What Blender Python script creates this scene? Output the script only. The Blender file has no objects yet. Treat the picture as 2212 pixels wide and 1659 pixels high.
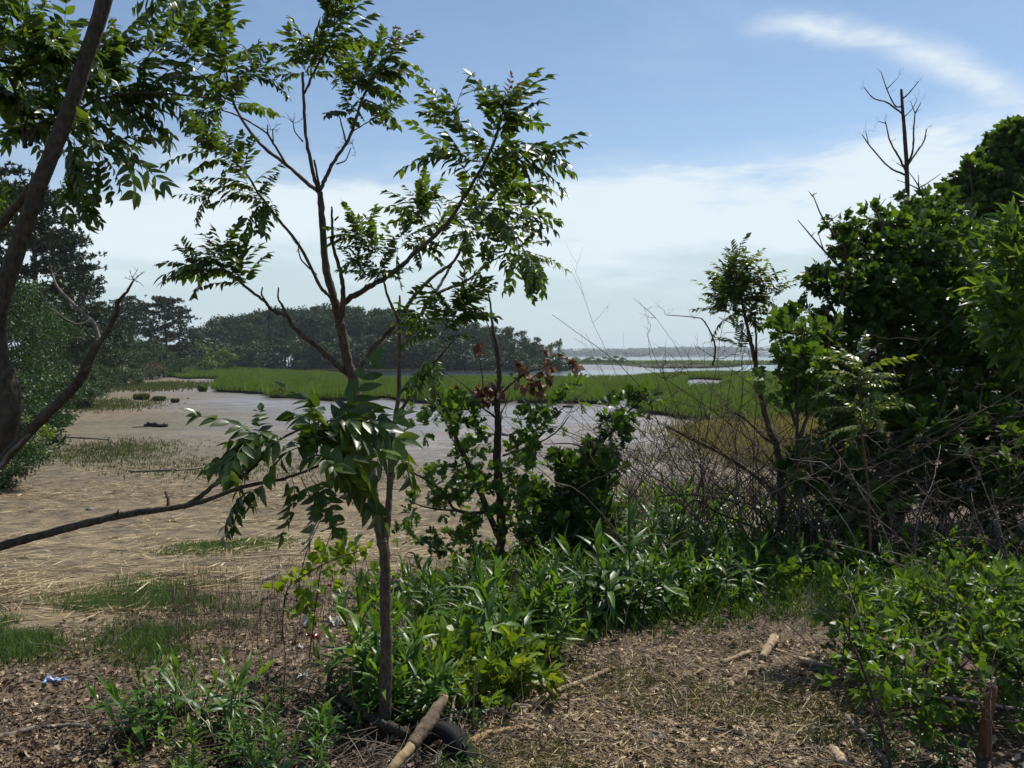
import bpy, math, random
import numpy as np
from mathutils import Vector, Matrix
from mathutils.geometry import tessellate_polygon

random.seed(5)
rng = np.random.default_rng(11)
SC = bpy.context.scene
COL = SC.collection

# ------------------------------------------------------------------ camera, sky, sun, exposure
F, CX, CY, HOR, CAMZ = 1805.0, 1106.0, 829.5, 768.0, 1.6
PITCH = math.atan((CY - HOR) / F)
cam_d = bpy.data.cameras.new('camera'); cam = bpy.data.objects.new('camera', cam_d); COL.objects.link(cam)
cam_d.sensor_width = 36.0; cam_d.lens = 36.0 * F / 2212.0
cam_d.clip_start = 0.05; cam_d.clip_end = 12000
cam.location = (0, 0, CAMZ); cam.rotation_euler = (math.pi / 2 - PITCH, 0, 0)
SC.camera = cam

SUN_AZ, SUN_EL = math.radians(38), math.radians(56)
SV = Vector((math.sin(SUN_AZ) * math.cos(SUN_EL), math.cos(SUN_AZ) * math.cos(SUN_EL), math.sin(SUN_EL)))
sun_d = bpy.data.lights.new('sun', 'SUN'); sun = bpy.data.objects.new('sun', sun_d); COL.objects.link(sun)
sun_d.energy = 4.9; sun_d.angle = math.radians(0.55); sun_d.color = (1.0, 0.95, 0.87)
sun.rotation_euler = SV.to_track_quat('Z', 'Y').to_euler()
sun.location = (20, 20, 40)
SKY_STRENGTH = 0.096
SC.view_settings.view_transform = 'Standard'; SC.view_settings.look = 'None'
SC.view_settings.gamma = 1.0; SC.view_settings.use_curve_mapping = False
SC.view_settings.exposure = 0.28
SC.render.engine = 'CYCLES'
cy = SC.cycles
cy.max_bounces = 4; cy.diffuse_bounces = 2; cy.glossy_bounces = 1; cy.transmission_bounces = 2
cy.transparent_max_bounces = 4; cy.volume_bounces = 0
cy.caustics_reflective = False; cy.caustics_refractive = False
cy.sample_clamp_indirect = 4.0
cy.use_denoising = True

world = bpy.data.worlds.new('World'); SC.world = world; world.use_nodes = True
def N(nt, t, **kw):
    n = nt.nodes.new(t)
    for k, v in kw.items():
        if k == 'ins':
            for i, val in v.items(): n.inputs[i].default_value = val
        else: setattr(n, k, v)
    return n
def MATH(nt, op, a, b=None, c=None, clamp=False):
    n = nt.nodes.new('ShaderNodeMath'); n.operation = op; n.use_clamp = clamp
    for i, v in enumerate((a, b, c)):
        if v is None: continue
        if isinstance(v, (int, float)): n.inputs[i].default_value = v
        else: nt.links.new(v, n.inputs[i])
    return n.outputs[0]
def RAMP(nt, fac, stops, interp='LINEAR'):
    n = nt.nodes.new('ShaderNodeValToRGB'); cr = n.color_ramp; cr.interpolation = interp
    while len(cr.elements) < len(stops): cr.elements.new(0.5)
    for e, (p, c) in zip(cr.elements, stops):
        e.position = p
        e.color = (c, c, c, 1) if isinstance(c, (int, float)) else (*c[:3], 1)
    nt.links.new(fac, n.inputs[0]); return n.outputs[0]
def MIXC(nt, fac, a, b, mode='MIX'):
    n = nt.nodes.new('ShaderNodeMix'); n.data_type = 'RGBA'; n.blend_type = mode
    for sock, v in ((n.inputs[0], fac), (n.inputs[6], a), (n.inputs[7], b)):
        if isinstance(v, (int, float)): sock.default_value = v
        elif isinstance(v, tuple): sock.default_value = (*v[:3], 1)
        else: nt.links.new(v, sock)
    return n.outputs[2]
def NOISE(nt, vec, scale, detail=4, rough=0.55, dist=0.0):
    n = nt.nodes.new('ShaderNodeTexNoise'); n.inputs['Scale'].default_value = scale
    n.inputs['Detail'].default_value = detail; n.inputs['Roughness'].default_value = rough; n.inputs['Distortion'].default_value = dist
    if vec is not None: nt.links.new(vec, n.inputs['Vector'])
    return n.outputs[0]
def MAPV(nt, vec, scale=(1, 1, 1), rot=(0, 0, 0), loc=(0, 0, 0)):
    n = nt.nodes.new('ShaderNodeMapping'); n.inputs['Scale'].default_value = scale; n.inputs['Rotation'].default_value = rot; n.inputs['Location'].default_value = loc
    nt.links.new(vec, n.inputs['Vector']); return n.outputs[0]

def build_world():
    nt = world.node_tree; nt.nodes.clear()
    out = N(nt, 'ShaderNodeOutputWorld'); bg = N(nt, 'ShaderNodeBackground')
    bg.inputs[1].default_value = SKY_STRENGTH
    sky = N(nt, 'ShaderNodeTexSky', sky_type='NISHITA', sun_disc=False, sun_elevation=SUN_EL, sun_rotation=SUN_AZ,
            altitude=0.0, air_density=1.0, dust_density=0.15, ozone_density=1.6)
    tc = N(nt, 'ShaderNodeTexCoord'); sep = N(nt, 'ShaderNodeSeparateXYZ'); nt.links.new(tc.outputs['Generated'], sep.inputs[0])
    gx, gy, gz = sep.outputs
    v = tc.outputs['Generated']
    # high veil band low in the sky, all the way round
    n1 = NOISE(nt, MAPV(nt, v, (2.2, 2.2, 9.0), loc=(3.1, 0.4, 0.0)), 1.3, 5, 0.55, 0.4)
    n2 = NOISE(nt, MAPV(nt, v, (5, 5, 26.0), (0.0, 0.12, 0.0)), 1.6, 6, 0.6, 0.3)
    az = MATH(nt, 'MULTIPLY', gx, 0.035)
    zz = MATH(nt, 'SUBTRACT', gz, az)
    zz = MATH(nt, 'ADD', zz, MATH(nt, 'MULTIPLY', MATH(nt, 'SUBTRACT', n1, 0.5), -0.19))
    zz = MATH(nt, 'ADD', zz, MATH(nt, 'MULTIPLY', MATH(nt, 'SUBTRACT', n2, 0.5), -0.11))
    band = RAMP(nt, zz, [(0.0, 0.95), (0.06, 0.9), (0.10, 0.85), (0.14, 0.97), (0.178, 0.92), (0.205, 0.26), (0.25, 0.05), (0.40, 0.0)])
    # one cirrus streak
    k = MATH(nt, 'DIVIDE', gx, MATH(nt, 'MAXIMUM', gy, 0.05)); e = MATH(nt, 'DIVIDE', gz, MATH(nt, 'MAXIMUM', gy, 0.05))
    kk = MATH(nt, 'SUBTRACT', k, 0.33)
    fe = MATH(nt, 'SUBTRACT', 0.389, MATH(nt, 'MULTIPLY', MATH(nt, 'MULTIPLY', kk, kk), 1.22))
    n3 = NOISE(nt, MAPV(nt, v, (3, 3, 6)), 2.5, 5, 0.6, 0.5)
    n4 = NOISE(nt, MAPV(nt, v, (6, 20, 34), (0, 0.55, 0)), 1.4, 5, 0.65, 0.6)
    de = MATH(nt, 'ADD', MATH(nt, 'SUBTRACT', e, fe), MATH(nt, 'MULTIPLY', MATH(nt, 'SUBTRACT', n3, 0.5), 0.05))
    wid = MATH(nt, 'ADD', 0.013, MATH(nt, 'MULTIPLY', MATH(nt, 'MAXIMUM', kk, 0.0), 0.05))
    q = MATH(nt, 'DIVIDE', de, wid)
    g = MATH(nt, 'EXPONENT', MATH(nt, 'MULTIPLY', MATH(nt, 'MULTIPLY', q, q), -1.0))
    kr = RAMP(nt, k, [(0.24, 0.0), (0.36, 0.8), (0.72, 0.75), (0.95, 0.0)], 'EASE')
    cir = MATH(nt, 'MULTIPLY', MATH(nt, 'MULTIPLY', g, kr), MATH(nt, 'MULTIPLY_ADD', n4, 1.3, -0.05, clamp=True))
    thin = MATH(nt, 'MULTIPLY', RAMP(nt, NOISE(nt, MAPV(nt, v, (2, 3, 8), (0.2, 0.3, 0)), 1.1, 6, 0.62, 0.5), [(0.55, 0.0), (0.85, 0.16)]), 1.0)
    m = MATH(nt, 'MAXIMUM', MATH(nt, 'MAXIMUM', band, MATH(nt, 'MULTIPLY', cir, 1.5)), thin, clamp=True)
    ccol = RAMP(nt, zz, [(0.0, (.52, .63, .665)), (0.07, (.52, .635, .67)), (0.12, (.70, .785, .83)), (1.0, (.72, .80, .84))])
    ccol = MIXC(nt, 1.0, ccol, (10.0, 10.0, 10.0), 'MULTIPLY')
    col = MIXC(nt, m, sky.outputs[0], ccol)
    nt.links.new(col, bg.inputs[0]); nt.links.new(bg.outputs[0], out.inputs[0])
build_world()

# ------------------------------------------------------------------ small maths helpers
CP, SP = math.cos(PITCH), math.sin(PITCH)
def ss(a, b, x):
    t = np.clip((np.asarray(x, float) - a) / (b - a), 0, 1); return t * t * (3 - 2 * t)
def P(px, py, d):
    dx = (px - CX) / F; u = (CY - py) / F
    dy, dz = CP + u * SP, -SP + u * CP
    s = d / dy
    return np.array((dx * s, d, CAMZ + dz * s))
def U(px, py, z0):
    dx = (px - CX) / F; u = (CY - py) / F
    dy, dz = CP + u * SP, -SP + u * CP
    s = (z0 - CAMZ) / dz
    return np.array((dx * s, dy * s, z0))
_sn = [(np.random.default_rng(i).normal(size=2), np.random.default_rng(100 + i).uniform(0, 6.28)) for i in range(10)]
def wav(x, y, f):
    s = 0
    for (d, p) in _sn: s = s + np.sin((x * d[0] + y * d[1]) * f + p)
    return s / 4.5
def shore_x(y):
    y = np.asarray(y, float)
    return np.where(y < 78, -18 - 0.447 * (y - 31), -39 - 0.32 * (y - 78)) + 0.8 * np.sin(y * 0.35) + 0.5 * np.sin(y * 0.9 + 1)
def terr(x, y, fine=True):
    x = np.asarray(x, float); y = np.asarray(y, float)
    sh = np.clip(x - 0.5, 0, 10) * 0.8
    z = -1.3 * ss(3.4 + sh, 15.5 + sh * 1.3, y)
    z = z + 1.5 * ss(0, 7, shore_x(y) - x) * ss(9, 18, y)
    z = z + 0.55 * ss(0, 7, x - (0.36 * y + 3.0)) * ss(9, 20, y) * (1 - ss(60, 80, y))
    z = z - 0.9 * ss(112, 122, y) * (1 - ss(-6, 6, shore_x(y) - x))
    e = ((x + 34) / 62) ** 2 + ((y - 206) / 30) ** 2
    z = np.maximum(z, -0.75 - 2.0 * np.clip(e - 0.9, 0, 3))
    if fine:
        n = 1 - ss(14, 24, y)
        z = z + (0.035 * wav(x, y, 1.1) + 0.018 * wav(x + 7, y, 3.7)) * (0.35 + 0.65 * n)
    return z
_YS = np.concatenate([np.linspace(1.2, 20, 130), np.geomspace(20.3, 160, 90)])
def Gmany(px, py):
    """ground points seen at pixels"""
    px = np.atleast_1d(np.asarray(px, float)); py = np.atleast_1d(np.asarray(py, float)); dx = (px - CX) / F; u = (CY - py) / F
    dy, dz = CP + u * SP, -SP + u * CP; kx, kz = dx / dy, dz / dy; out = []
    for c in range(0, len(px), 4000):
        a, b = kx[c:c + 4000], kz[c:c + 4000]; ys = _YS[None, :]
        gap = CAMZ + b[:, None] * ys - terr(a[:, None] * ys, np.broadcast_to(ys, (len(a), len(_YS))), False); ok = gap <= 0
        i = np.argmax(ok, 1); i[~ok.any(1)] = len(_YS) - 1; i = np.maximum(i, 1); r = np.arange(len(i))
        g0, g1 = gap[r, i - 1], gap[r, i]; t = np.clip(g0 / np.where(np.abs(g0 - g1) < 1e-9, 1, g0 - g1), 0, 1); y = _YS[i - 1] * (1 - t) + _YS[i] * t
        out.append(np.stack([a * y, y, terr(a * y, y)], 1))
    return np.vstack(out)
def G(px, py): return Gmany(px, py)[0]
ZR = {'R1': (0, 0, .36), 'R2': (530.9, 0, .36), 'R3': (1415.7, 0, .36), 'R4': (0, 530.9, .36), 'R5': (707.8, 530.9, .36), 'R6': (1415.7, 530.9, .36),
      'B1': (0, 1061.8, .36), 'B2': (707.8, 1061.8, .36), 'B3': (1415.7, 1061.8, .36),
      'Z4': (0, 619.4, .2), 'Z5': (442.4, 619.4, .2), 'Z6': (884.8, 663.6, .2), 'Z7': (1194.5, 663.6, .2)}
def Z(r, *pts):
    ox, oy, s = ZR[r]; return [(ox + s * a, oy + s * b) for a, b in pts]
def unit(v):
    v = np.asarray(v, float); return v / np.maximum(np.linalg.norm(v, axis=-1, keepdims=True), 1e-9)
def rdir(n):
    return unit(rng.normal(size=(n, 3)))
def catmull(pts, seg):
    pts = np.asarray(pts, float); n = len(pts)
    if n == 2: t = np.linspace(0, 1, seg + 1)[:, None]; return pts[0] * (1 - t) + pts[1] * t
    Q = np.vstack([2 * pts[0] - pts[1], pts, 2 * pts[-1] - pts[-2]]); out = []
    for i in range(n - 1):
        p0, p1, p2, p3 = Q[i:i + 4]; t = np.linspace(0, 1, seg, endpoint=False)[:, None]
        out.append(0.5 * (2 * p1 + (p2 - p0) * t + (2 * p0 - 5 * p1 + 4 * p2 - p3) * t ** 2 + (3 * p1 - p0 - 3 * p2 + p3) * t ** 3))
    out.append(pts[-1:]); return np.vstack(out)

class MB:
    def __init__(s): s.V = []; s.T = []; s.n = 0
    def add(s, V, T):
        V = np.asarray(V, float).reshape(-1, 3); T = np.asarray(T, int).reshape(-1, 3)
        s.V.append(V); s.T.append(T + s.n); s.n += len(V); return s
    def mesh(s, name, mat, smooth=True):
        me = bpy.data.meshes.new(name)
        if s.n:
            V = np.concatenate(s.V); T = np.concatenate(s.T)
            me.vertices.add(len(V)); me.vertices.foreach_set('co', V.astype(np.float32).ravel())
            me.loops.add(T.size); me.loops.foreach_set('vertex_index', T.astype(np.int32).ravel())
            me.polygons.add(len(T)); me.polygons.foreach_set('loop_start', np.arange(0, T.size, 3, dtype=np.int32))
            me.polygons.foreach_set('loop_total', np.full(len(T), 3, np.int32))
            if smooth: me.polygons.foreach_set('use_smooth', np.ones(len(T), bool))
            me.update(calc_edges=True)
        if mat: me.materials.append(mat)
        return me
def link(name, data, parent=None, mat=None, **props):
    o = bpy.data.objects.new(name, data); COL.objects.link(o)
    if parent: o.parent = parent
    if mat is not None: o.matrix_basis = mat
    for k, v in props.items(): o[k] = v
    return o
def thing(name, label, cat, loc=(0, 0, 0), group=None):
    o = link(name, None, label=label, category=cat); o.location = loc
    o.empty_display_size = 0.1
    if group: o['group'] = group
    return o
def frame(base, d, n, s=1.0):
    """matrix: Y along d, Z near n"""
    d = Vector(d).normalized(); n = Vector(n); x = d.cross(n)
    if x.length < 1e-5: x = d.cross(Vector((1, 0.1, 0)))
    x.normalize(); z = x.cross(d)
    return Matrix(((x.x * s, d.x * s, z.x * s, base[0]), (x.y * s, d.y * s, z.y * s, base[1]), (x.z * s, d.z * s, z.z * s, base[2]), (0, 0, 0, 1)))
def loc(o, w):
    """world point into the thing's own space (things only carry a location)"""
    return np.asarray(w, float) - np.array(o.location)

def tube(mb, pts, rad, sides=7, jitter=0.0, cap=True):
    pts = np.asarray(pts, float); n = len(pts); rad = np.asarray(rad, float)
    tg = np.gradient(pts, axis=0); tg = unit(tg)
    u = np.cross(tg[0], (0.3, 0.2, 1.0)); 
    if np.linalg.norm(u) < 1e-3: u = np.cross(tg[0], (1, 0, 0))
    u = unit(u); V = []
    ang = np.linspace(0, 2 * np.pi, sides, endpoint=False)
    for i in range(n):
        u = unit(u - tg[i] * np.dot(u, tg[i])); w = np.cross(tg[i], u)
        r = rad[i] * (1 + jitter * rng.normal(size=sides)) if jitter else np.full(sides, rad[i])
        V.append(pts[i] + (np.cos(ang) * r)[:, None] * u + (np.sin(ang) * r)[:, None] * w)
    V = np.concatenate(V); i = np.arange(n - 1)[:, None] * sides; j = np.arange(sides)[None]; k = (j + 1) % sides
    a, b, c, e = i + j, i + k, i + sides + k, i + sides + j
    T = np.concatenate([np.stack([a, b, c], -1).reshape(-1, 3), np.stack([a, c, e], -1).reshape(-1, 3)])
    if cap:
        m = len(V); V = np.vstack([V, pts[:1], pts[-1:]]); jj = np.arange(sides); kk = (jj + 1) % sides
        T = np.vstack([T, np.stack([kk, jj, np.full(sides, m)], 1), np.stack([(n - 1) * sides + jj, (n - 1) * sides + kk, np.full(sides, m + 1)], 1)])
    mb.add(V, T)

def blades(base, d, n, L, W, prof, ts=None, bend=0.15, fold=0.25):
    """many leaves at once: each a strip with a midrib. prof = half widths along the leaf"""
    base = np.asarray(base, float).reshape(-1, 3); m = len(base); d = unit(np.broadcast_to(d, (m, 3))); n = np.broadcast_to(n, (m, 3))
    side = unit(np.cross(d, n)); n = np.cross(side, d)
    K = len(prof); ts = np.linspace(0, 1, K) if ts is None else np.asarray(ts); prof = np.asarray(prof)
    L = np.broadcast_to(L, (m,)); W = np.broadcast_to(W, (m,)); bend = np.broadcast_to(bend, (m,)); fold = np.broadcast_to(fold, (m,))
    c = base[:, None] + d[:, None] * (L[:, None] * ts)[..., None] - n[:, None] * (L[:, None] * bend[:, None] * ts ** 2)[..., None]
    hw = W[:, None] * prof
    l = c - side[:, None] * hw[..., None] + n[:, None] * (hw * fold[:, None])[..., None]
    r = c + side[:, None] * hw[..., None] + n[:, None] * (hw * fold[:, None])[..., None]
    V = np.stack([l, c, r], 2).reshape(-1, 3)
    o = (np.arange(m) * K * 3)[:, None]; T = []
    for k in range(K - 1):
        for q in (0, 1):
            a, b, e, f = 3 * k + q, 3 * k + q + 1, 3 * k + 3 + q + 1, 3 * k + 3 + q
            if prof[k] > 1e-6: T.append((o + np.array([a, b, e]))) if (prof[k + 1] > 1e-6 or q == 0) else T.append(o + np.array([a, b, e]))
            if prof[k + 1] > 1e-6: T.append(o + np.array([a, e, f]))
    return V, np.concatenate(T)
def diamonds(base, d, n, L, W):
    base = np.asarray(base, float); m = len(base); d = unit(d); s = unit(np.cross(d, n))
    L = np.broadcast_to(L, (m,))[:, None]; W = np.broadcast_to(W, (m,))[:, None]
    V = np.stack([base, base + d * L * .5 + s * W, base + d * L, base + d * L * .5 - s * W], 1).reshape(-1, 3)
    o = (np.arange(m) * 4)[:, None]
    return V, np.concatenate([o + np.array([0, 1, 2]), o + np.array([0, 2, 3])])
def xf(M, V):
    M = np.array(M); return V @ M[:3, :3].T + M[:3, 3]

# ------------------------------------------------------------------ materials
def new_mat(name):
    m = bpy.data.materials.new(name); m.use_nodes = True; nt = m.node_tree; nt.nodes.clear()
    return m, nt, N(nt, 'ShaderNodeOutputMaterial')
def rnd(nt):
    g = N(nt, 'ShaderNodeNewGeometry'); oi = N(nt, 'ShaderNodeObjectInfo')
    return MATH(nt, 'FRACT', MATH(nt, 'ADD', g.outputs['Random Per Island'], MATH(nt, 'MULTIPLY', oi.outputs['Random'], 7.31)))
def leaf_mat(name, stops, trans=0.4, rough=0.42, spec=0.5, tcol=(1.35, 1.25, 0.40), noise=True, warm=None, patch=0):
    if warm: stops = [(p, tuple(a * b for a, b in zip(c, warm))) for p, c in stops]
    m, nt, out = new_mat(name)
    c = RAMP(nt, rnd(nt), stops)
    if noise:
        tc = N(nt, 'ShaderNodeTexCoord'); nz = NOISE(nt, tc.outputs['Object'], 38.0, 2)
        c = MIXC(nt, 1.0, c, RAMP(nt, nz, [(0.3, 0.75), (0.7, 1.15)]), 'MULTIPLY')
    if patch:
        tc = N(nt, 'ShaderNodeTexCoord'); nz = NOISE(nt, MAPV(nt, tc.outputs['Object'], (1, 1.6, 0)), patch, 5, .6)
        c = MIXC(nt, RAMP(nt, nz, [(.36, .42), (.50, 0.0)]), c, (.085, .085, .040)); c = MIXC(nt, 1.0, c, RAMP(nt, NOISE(nt, MAPV(nt, tc.outputs['Object'], (1, 2.2, 0), loc=(9, 4, 0)), patch * 2.3, 4), [(.3, .62), (.7, 1.22)]), 'MULTIPLY')
    p = N(nt, 'ShaderNodeBsdfPrincipled'); nt.links.new(c, p.inputs['Base Color'])
    p.inputs['Roughness'].default_value = rough; p.inputs['Specular IOR Level'].default_value = spec
    if trans > 0:
        t = N(nt, 'ShaderNodeBsdfTranslucent'); nt.links.new(MIXC(nt, 1.0, c, tcol, 'MULTIPLY'), t.inputs[0])
        x = N(nt, 'ShaderNodeMixShader'); x.inputs[0].default_value = trans
        nt.links.new(p.outputs[0], x.inputs[1]); nt.links.new(t.outputs[0], x.inputs[2]); nt.links.new(x.outputs[0], out.inputs[0])
    else: nt.links.new(p.outputs[0], out.inputs[0])
    return m
def bark_mat(name, a, b, scale=30, bump=0.4, rough=0.85, stretch=0.25):
    m, nt, out = new_mat(name); tc = N(nt, 'ShaderNodeTexCoord')
    v = MAPV(nt, tc.outputs['Object'], (1, 1, stretch))
    n1 = NOISE(nt, v, scale, 5, 0.6); n2 = NOISE(nt, tc.outputs['Object'], scale * 0.12, 3)
    c = MIXC(nt, RAMP(nt, n1, [(0.35, 0.0), (0.65, 1.0)]), a, b)
    c = MIXC(nt, 1.0, c, RAMP(nt, n2, [(0.3, 0.65), (0.7, 1.25)]), 'MULTIPLY')
    p = N(nt, 'ShaderNodeBsdfPrincipled'); nt.links.new(c, p.inputs['Base Color']); p.inputs['Roughness'].default_value = rough
    p.inputs['Specular IOR Level'].default_value = 0.3
    bp = N(nt, 'ShaderNodeBump'); bp.inputs['Strength'].default_value = bump; bp.inputs['Distance'].default_value = 0.01
    nt.links.new(n1, bp.inputs['Height']); nt.links.new(bp.outputs[0], p.inputs['Normal']); nt.links.new(p.outputs[0], out.inputs[0])
    return m
def plain_mat(name, col, rough=0.7, var=0.25, scale=20, spec=0.3):
    m, nt, out = new_mat(name); tc = N(nt, 'ShaderNodeTexCoord')
    n = NOISE(nt, tc.outputs['Object'], scale, 4)
    c = MIXC(nt, 1.0, tuple(col), RAMP(nt, n, [(0.25, 1 - var), (0.75, 1 + var)]), 'MULTIPLY')
    p = N(nt, 'ShaderNodeBsdfPrincipled'); nt.links.new(c, p.inputs['Base Color']); p.inputs['Roughness'].default_value = rough
    p.inputs['Specular IOR Level'].default_value = spec; nt.links.new(p.outputs[0], out.inputs[0]); return m
M = {}
M['ailanthus'] = leaf_mat('pinnate_leaf', [(0, (.030, .060, .018)), (.45, (.045, .090, .024)), (.8, (.065, .125, .030)), (1, (.095, .165, .042))], .46, .34, .6, warm=(1.45, 1.28, .95))
M['ailanthus_red'] = leaf_mat('young_red_leaf', [(0, (.09, .045, .025)), (.5, (.13, .06, .03)), (1, (.10, .09, .03))], .4, .36, .5, (1.3, .9, .5))
M['ailanthus_pale'] = leaf_mat('pale_pinnate_leaf', [(0, (.06, .10, .035)), (.5, (.09, .14, .05)), (1, (.13, .19, .07))], .38, .36, .6, warm=(1.45, 1.28, .95))
M['oak'] = leaf_mat('oak_leaf', [(0, (.018, .044, .012)), (.4, (.030, .070, .018)), (.75, (.045, .100, .022)), (1, (.08, .15, .035))], .46, .42, .45, warm=(1.45, 1.28, .95))
M['oak_bright'] = leaf_mat('bright_oak_leaf', [(0, (.035, .08, .018)), (.5, (.055, .12, .025)), (1, (.09, .17, .035))], .46, .45, .4, warm=(1.45, 1.28, .95))
M['oak_dead'] = leaf_mat('withered_leaf', [(0, (.06, .025, .015)), (.5, (.11, .045, .026)), (.85, (.17, .085, .05)), (1, (.34, .25, .18))], .2, .55, .3, (1.2, .9, .6))
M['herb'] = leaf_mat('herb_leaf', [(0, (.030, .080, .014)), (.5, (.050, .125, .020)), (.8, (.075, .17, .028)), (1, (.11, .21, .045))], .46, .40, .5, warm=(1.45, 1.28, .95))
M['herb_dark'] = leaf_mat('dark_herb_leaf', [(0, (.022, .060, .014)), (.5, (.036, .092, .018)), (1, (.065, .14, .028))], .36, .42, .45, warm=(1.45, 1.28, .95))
M['lime'] = leaf_mat('yellow_green_leaf', [(0, (.075, .14, .018)), (.5, (.12, .20, .026)), (1, (.17, .25, .04))], .42, .42, .45, warm=(1.45, 1.28, .95))
M['vine'] = leaf_mat('round_vine_leaf', [(0, (.035, .082, .018)), (.5, (.065, .135, .026)), (.85, (.10, .19, .036)), (1, (.15, .24, .06))], .46, .42, .45, warm=(1.45, 1.28, .95))
M['far_leaf'] = leaf_mat('grove_foliage', [(0, (.018, .036, .014)), (.5, (.029, .056, .018)), (1, (.048, .084, .026))], .22, .6, .25, noise=False)
M['far_leaf_lt'] = leaf_mat('pale_grove_foliage', [(0, (.04, .075, .025)), (.5, (.06, .11, .03)), (1, (.085, .145, .04))], .3, .6, .25, noise=False, warm=(1.45, 1.28, .95))
M['shrub_leaf'] = leaf_mat('shore_shrub_foliage', [(0, (.018, .040, .013)), (.5, (.032, .068, .019)), (1, (.062, .115, .030))], .28, .5, .35, noise=False)
M['needle'] = leaf_mat('pine_needles', [(0, (.016, .028, .016)), (.5, (.026, .043, .022)), (1, (.042, .062, .030))], .15, .55, .3, noise=False)
M['rust_leaf'] = leaf_mat('rusty_brown_foliage', [(0, (.06, .03, .02)), (.5, (.09, .05, .03)), (1, (.07, .07, .03))], .2, .6, .2, noise=False)
M['mgrass'] = leaf_mat('marsh_grass_blade', [(0, (.066, .122, .024)), (.5, (.092, .164, .032)), (.9, (.122, .198, .042)), (1, (.15, .19, .06))], .48, .55, .25, noise=False, patch=.16)
M['mgrass_dull'] = leaf_mat('dull_marsh_grass', [(0, (.050, .075, .028)), (.6, (.08, .105, .04)), (1, (.15, .14, .075))], .35, .6, .2, noise=False)
M['tgrass'] = leaf_mat('tan_salt_hay', [(0, (.10, .12, .045)), (.5, (.19, .18, .085)), (1, (.32, .26, .14))], .35, .6, .2, noise=False)
M['ygrass'] = leaf_mat('young_shore_grass', [(0, (.05, .10, .03)), (.6, (.08, .15, .045)), (1, (.14, .19, .08))], .35, .55, .3, noise=False)
M['straw'] = leaf_mat('dry_straw', [(0, (.10, .072, .038)), (.4, (.25, .185, .095)), (.8, (.42, .33, .18)), (1, (.64, .54, .34))], .12, .65, .25, (1, .9, .7), noise=False)
M['litter'] = leaf_mat('dry_leaf_litter', [(0, (.064, .041, .024)), (.4, (.138, .090, .052)), (.75, (.240, .165, .098)), (.95, (.37, .28, .175)), (1, (.56, .47, .33))], .1, .6, .3, (1, .8, .6), noise=False)
M['chips'] = leaf_mat('wood_chips', [(0, (.095, .056, .026)), (.5, (.215, .138, .066)), (.85, (.38, .275, .145)), (1, (.57, .45, .27))], .0, .65, .3, noise=False)
M['twigs'] = leaf_mat('twig_litter', [(0, (.045, .034, .026)), (.6, (.11, .085, .06)), (1, (.24, .19, .14))], .0, .7, .3, noise=False)
M['bark'] = bark_mat('sapling_bark', (.046, .034, .025), (.125, .092, .066), 80, .9, stretch=.5)
M['bark_dark'] = bark_mat('dark_bark', (.030, .024, .018), (.085, .068, .050), 70, 1.0, stretch=.5)
M['bark_red'] = bark_mat('red_brown_bark', (.07, .040, .028), (.13, .080, .055), 60, .35)
M['bark_grey'] = bark_mat('grey_bark', (.09, .078, .066), (.19, .165, .14), 30, .5)
M['bark_far'] = bark_mat('tree_trunk_bark', (.05, .042, .036), (.10, .085, .07), 6, .4)
M['cane'] = bark_mat('bramble_cane_bark', (.050, .032, .026), (.115, .080, .064), 40, .3)
M['cane_pale'] = bark_mat('pale_cane_bark', (.16, .13, .11), (.30, .25, .21), 40, .3)
M['wood_pale'] = bark_mat('weathered_pale_wood', (.26, .19, .12), (.42, .32, .21), 50, .4, stretch=1)
M['wood_grey'] = bark_mat('grey_driftwood', (.13, .11, .095), (.26, .225, .19), 40, .5, stretch=1)
M['wood_fresh'] = bark_mat('fresh_split_wood', (.30, .18, .08), (.50, .33, .17), 60, .3, stretch=1)
M['wood_wet'] = bark_mat('wet_black_wood', (.025, .021, .018), (.06, .05, .042), 30, .6, .6, 1)
M['stem'] = plain_mat('green_stem', (.06, .11, .03), .5)
M['stem_tan'] = plain_mat('dry_stem', (.17, .12, .08), .7)
M['rubber'] = plain_mat('old_tyre_rubber', (.013, .013, .014), .85, .5, 40, .2)
M['stake'] = bark_mat('rusty_brown_stake', (.10, .04, .02), (.20, .095, .055), 40, .5)
M['plast_blue'] = None

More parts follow.
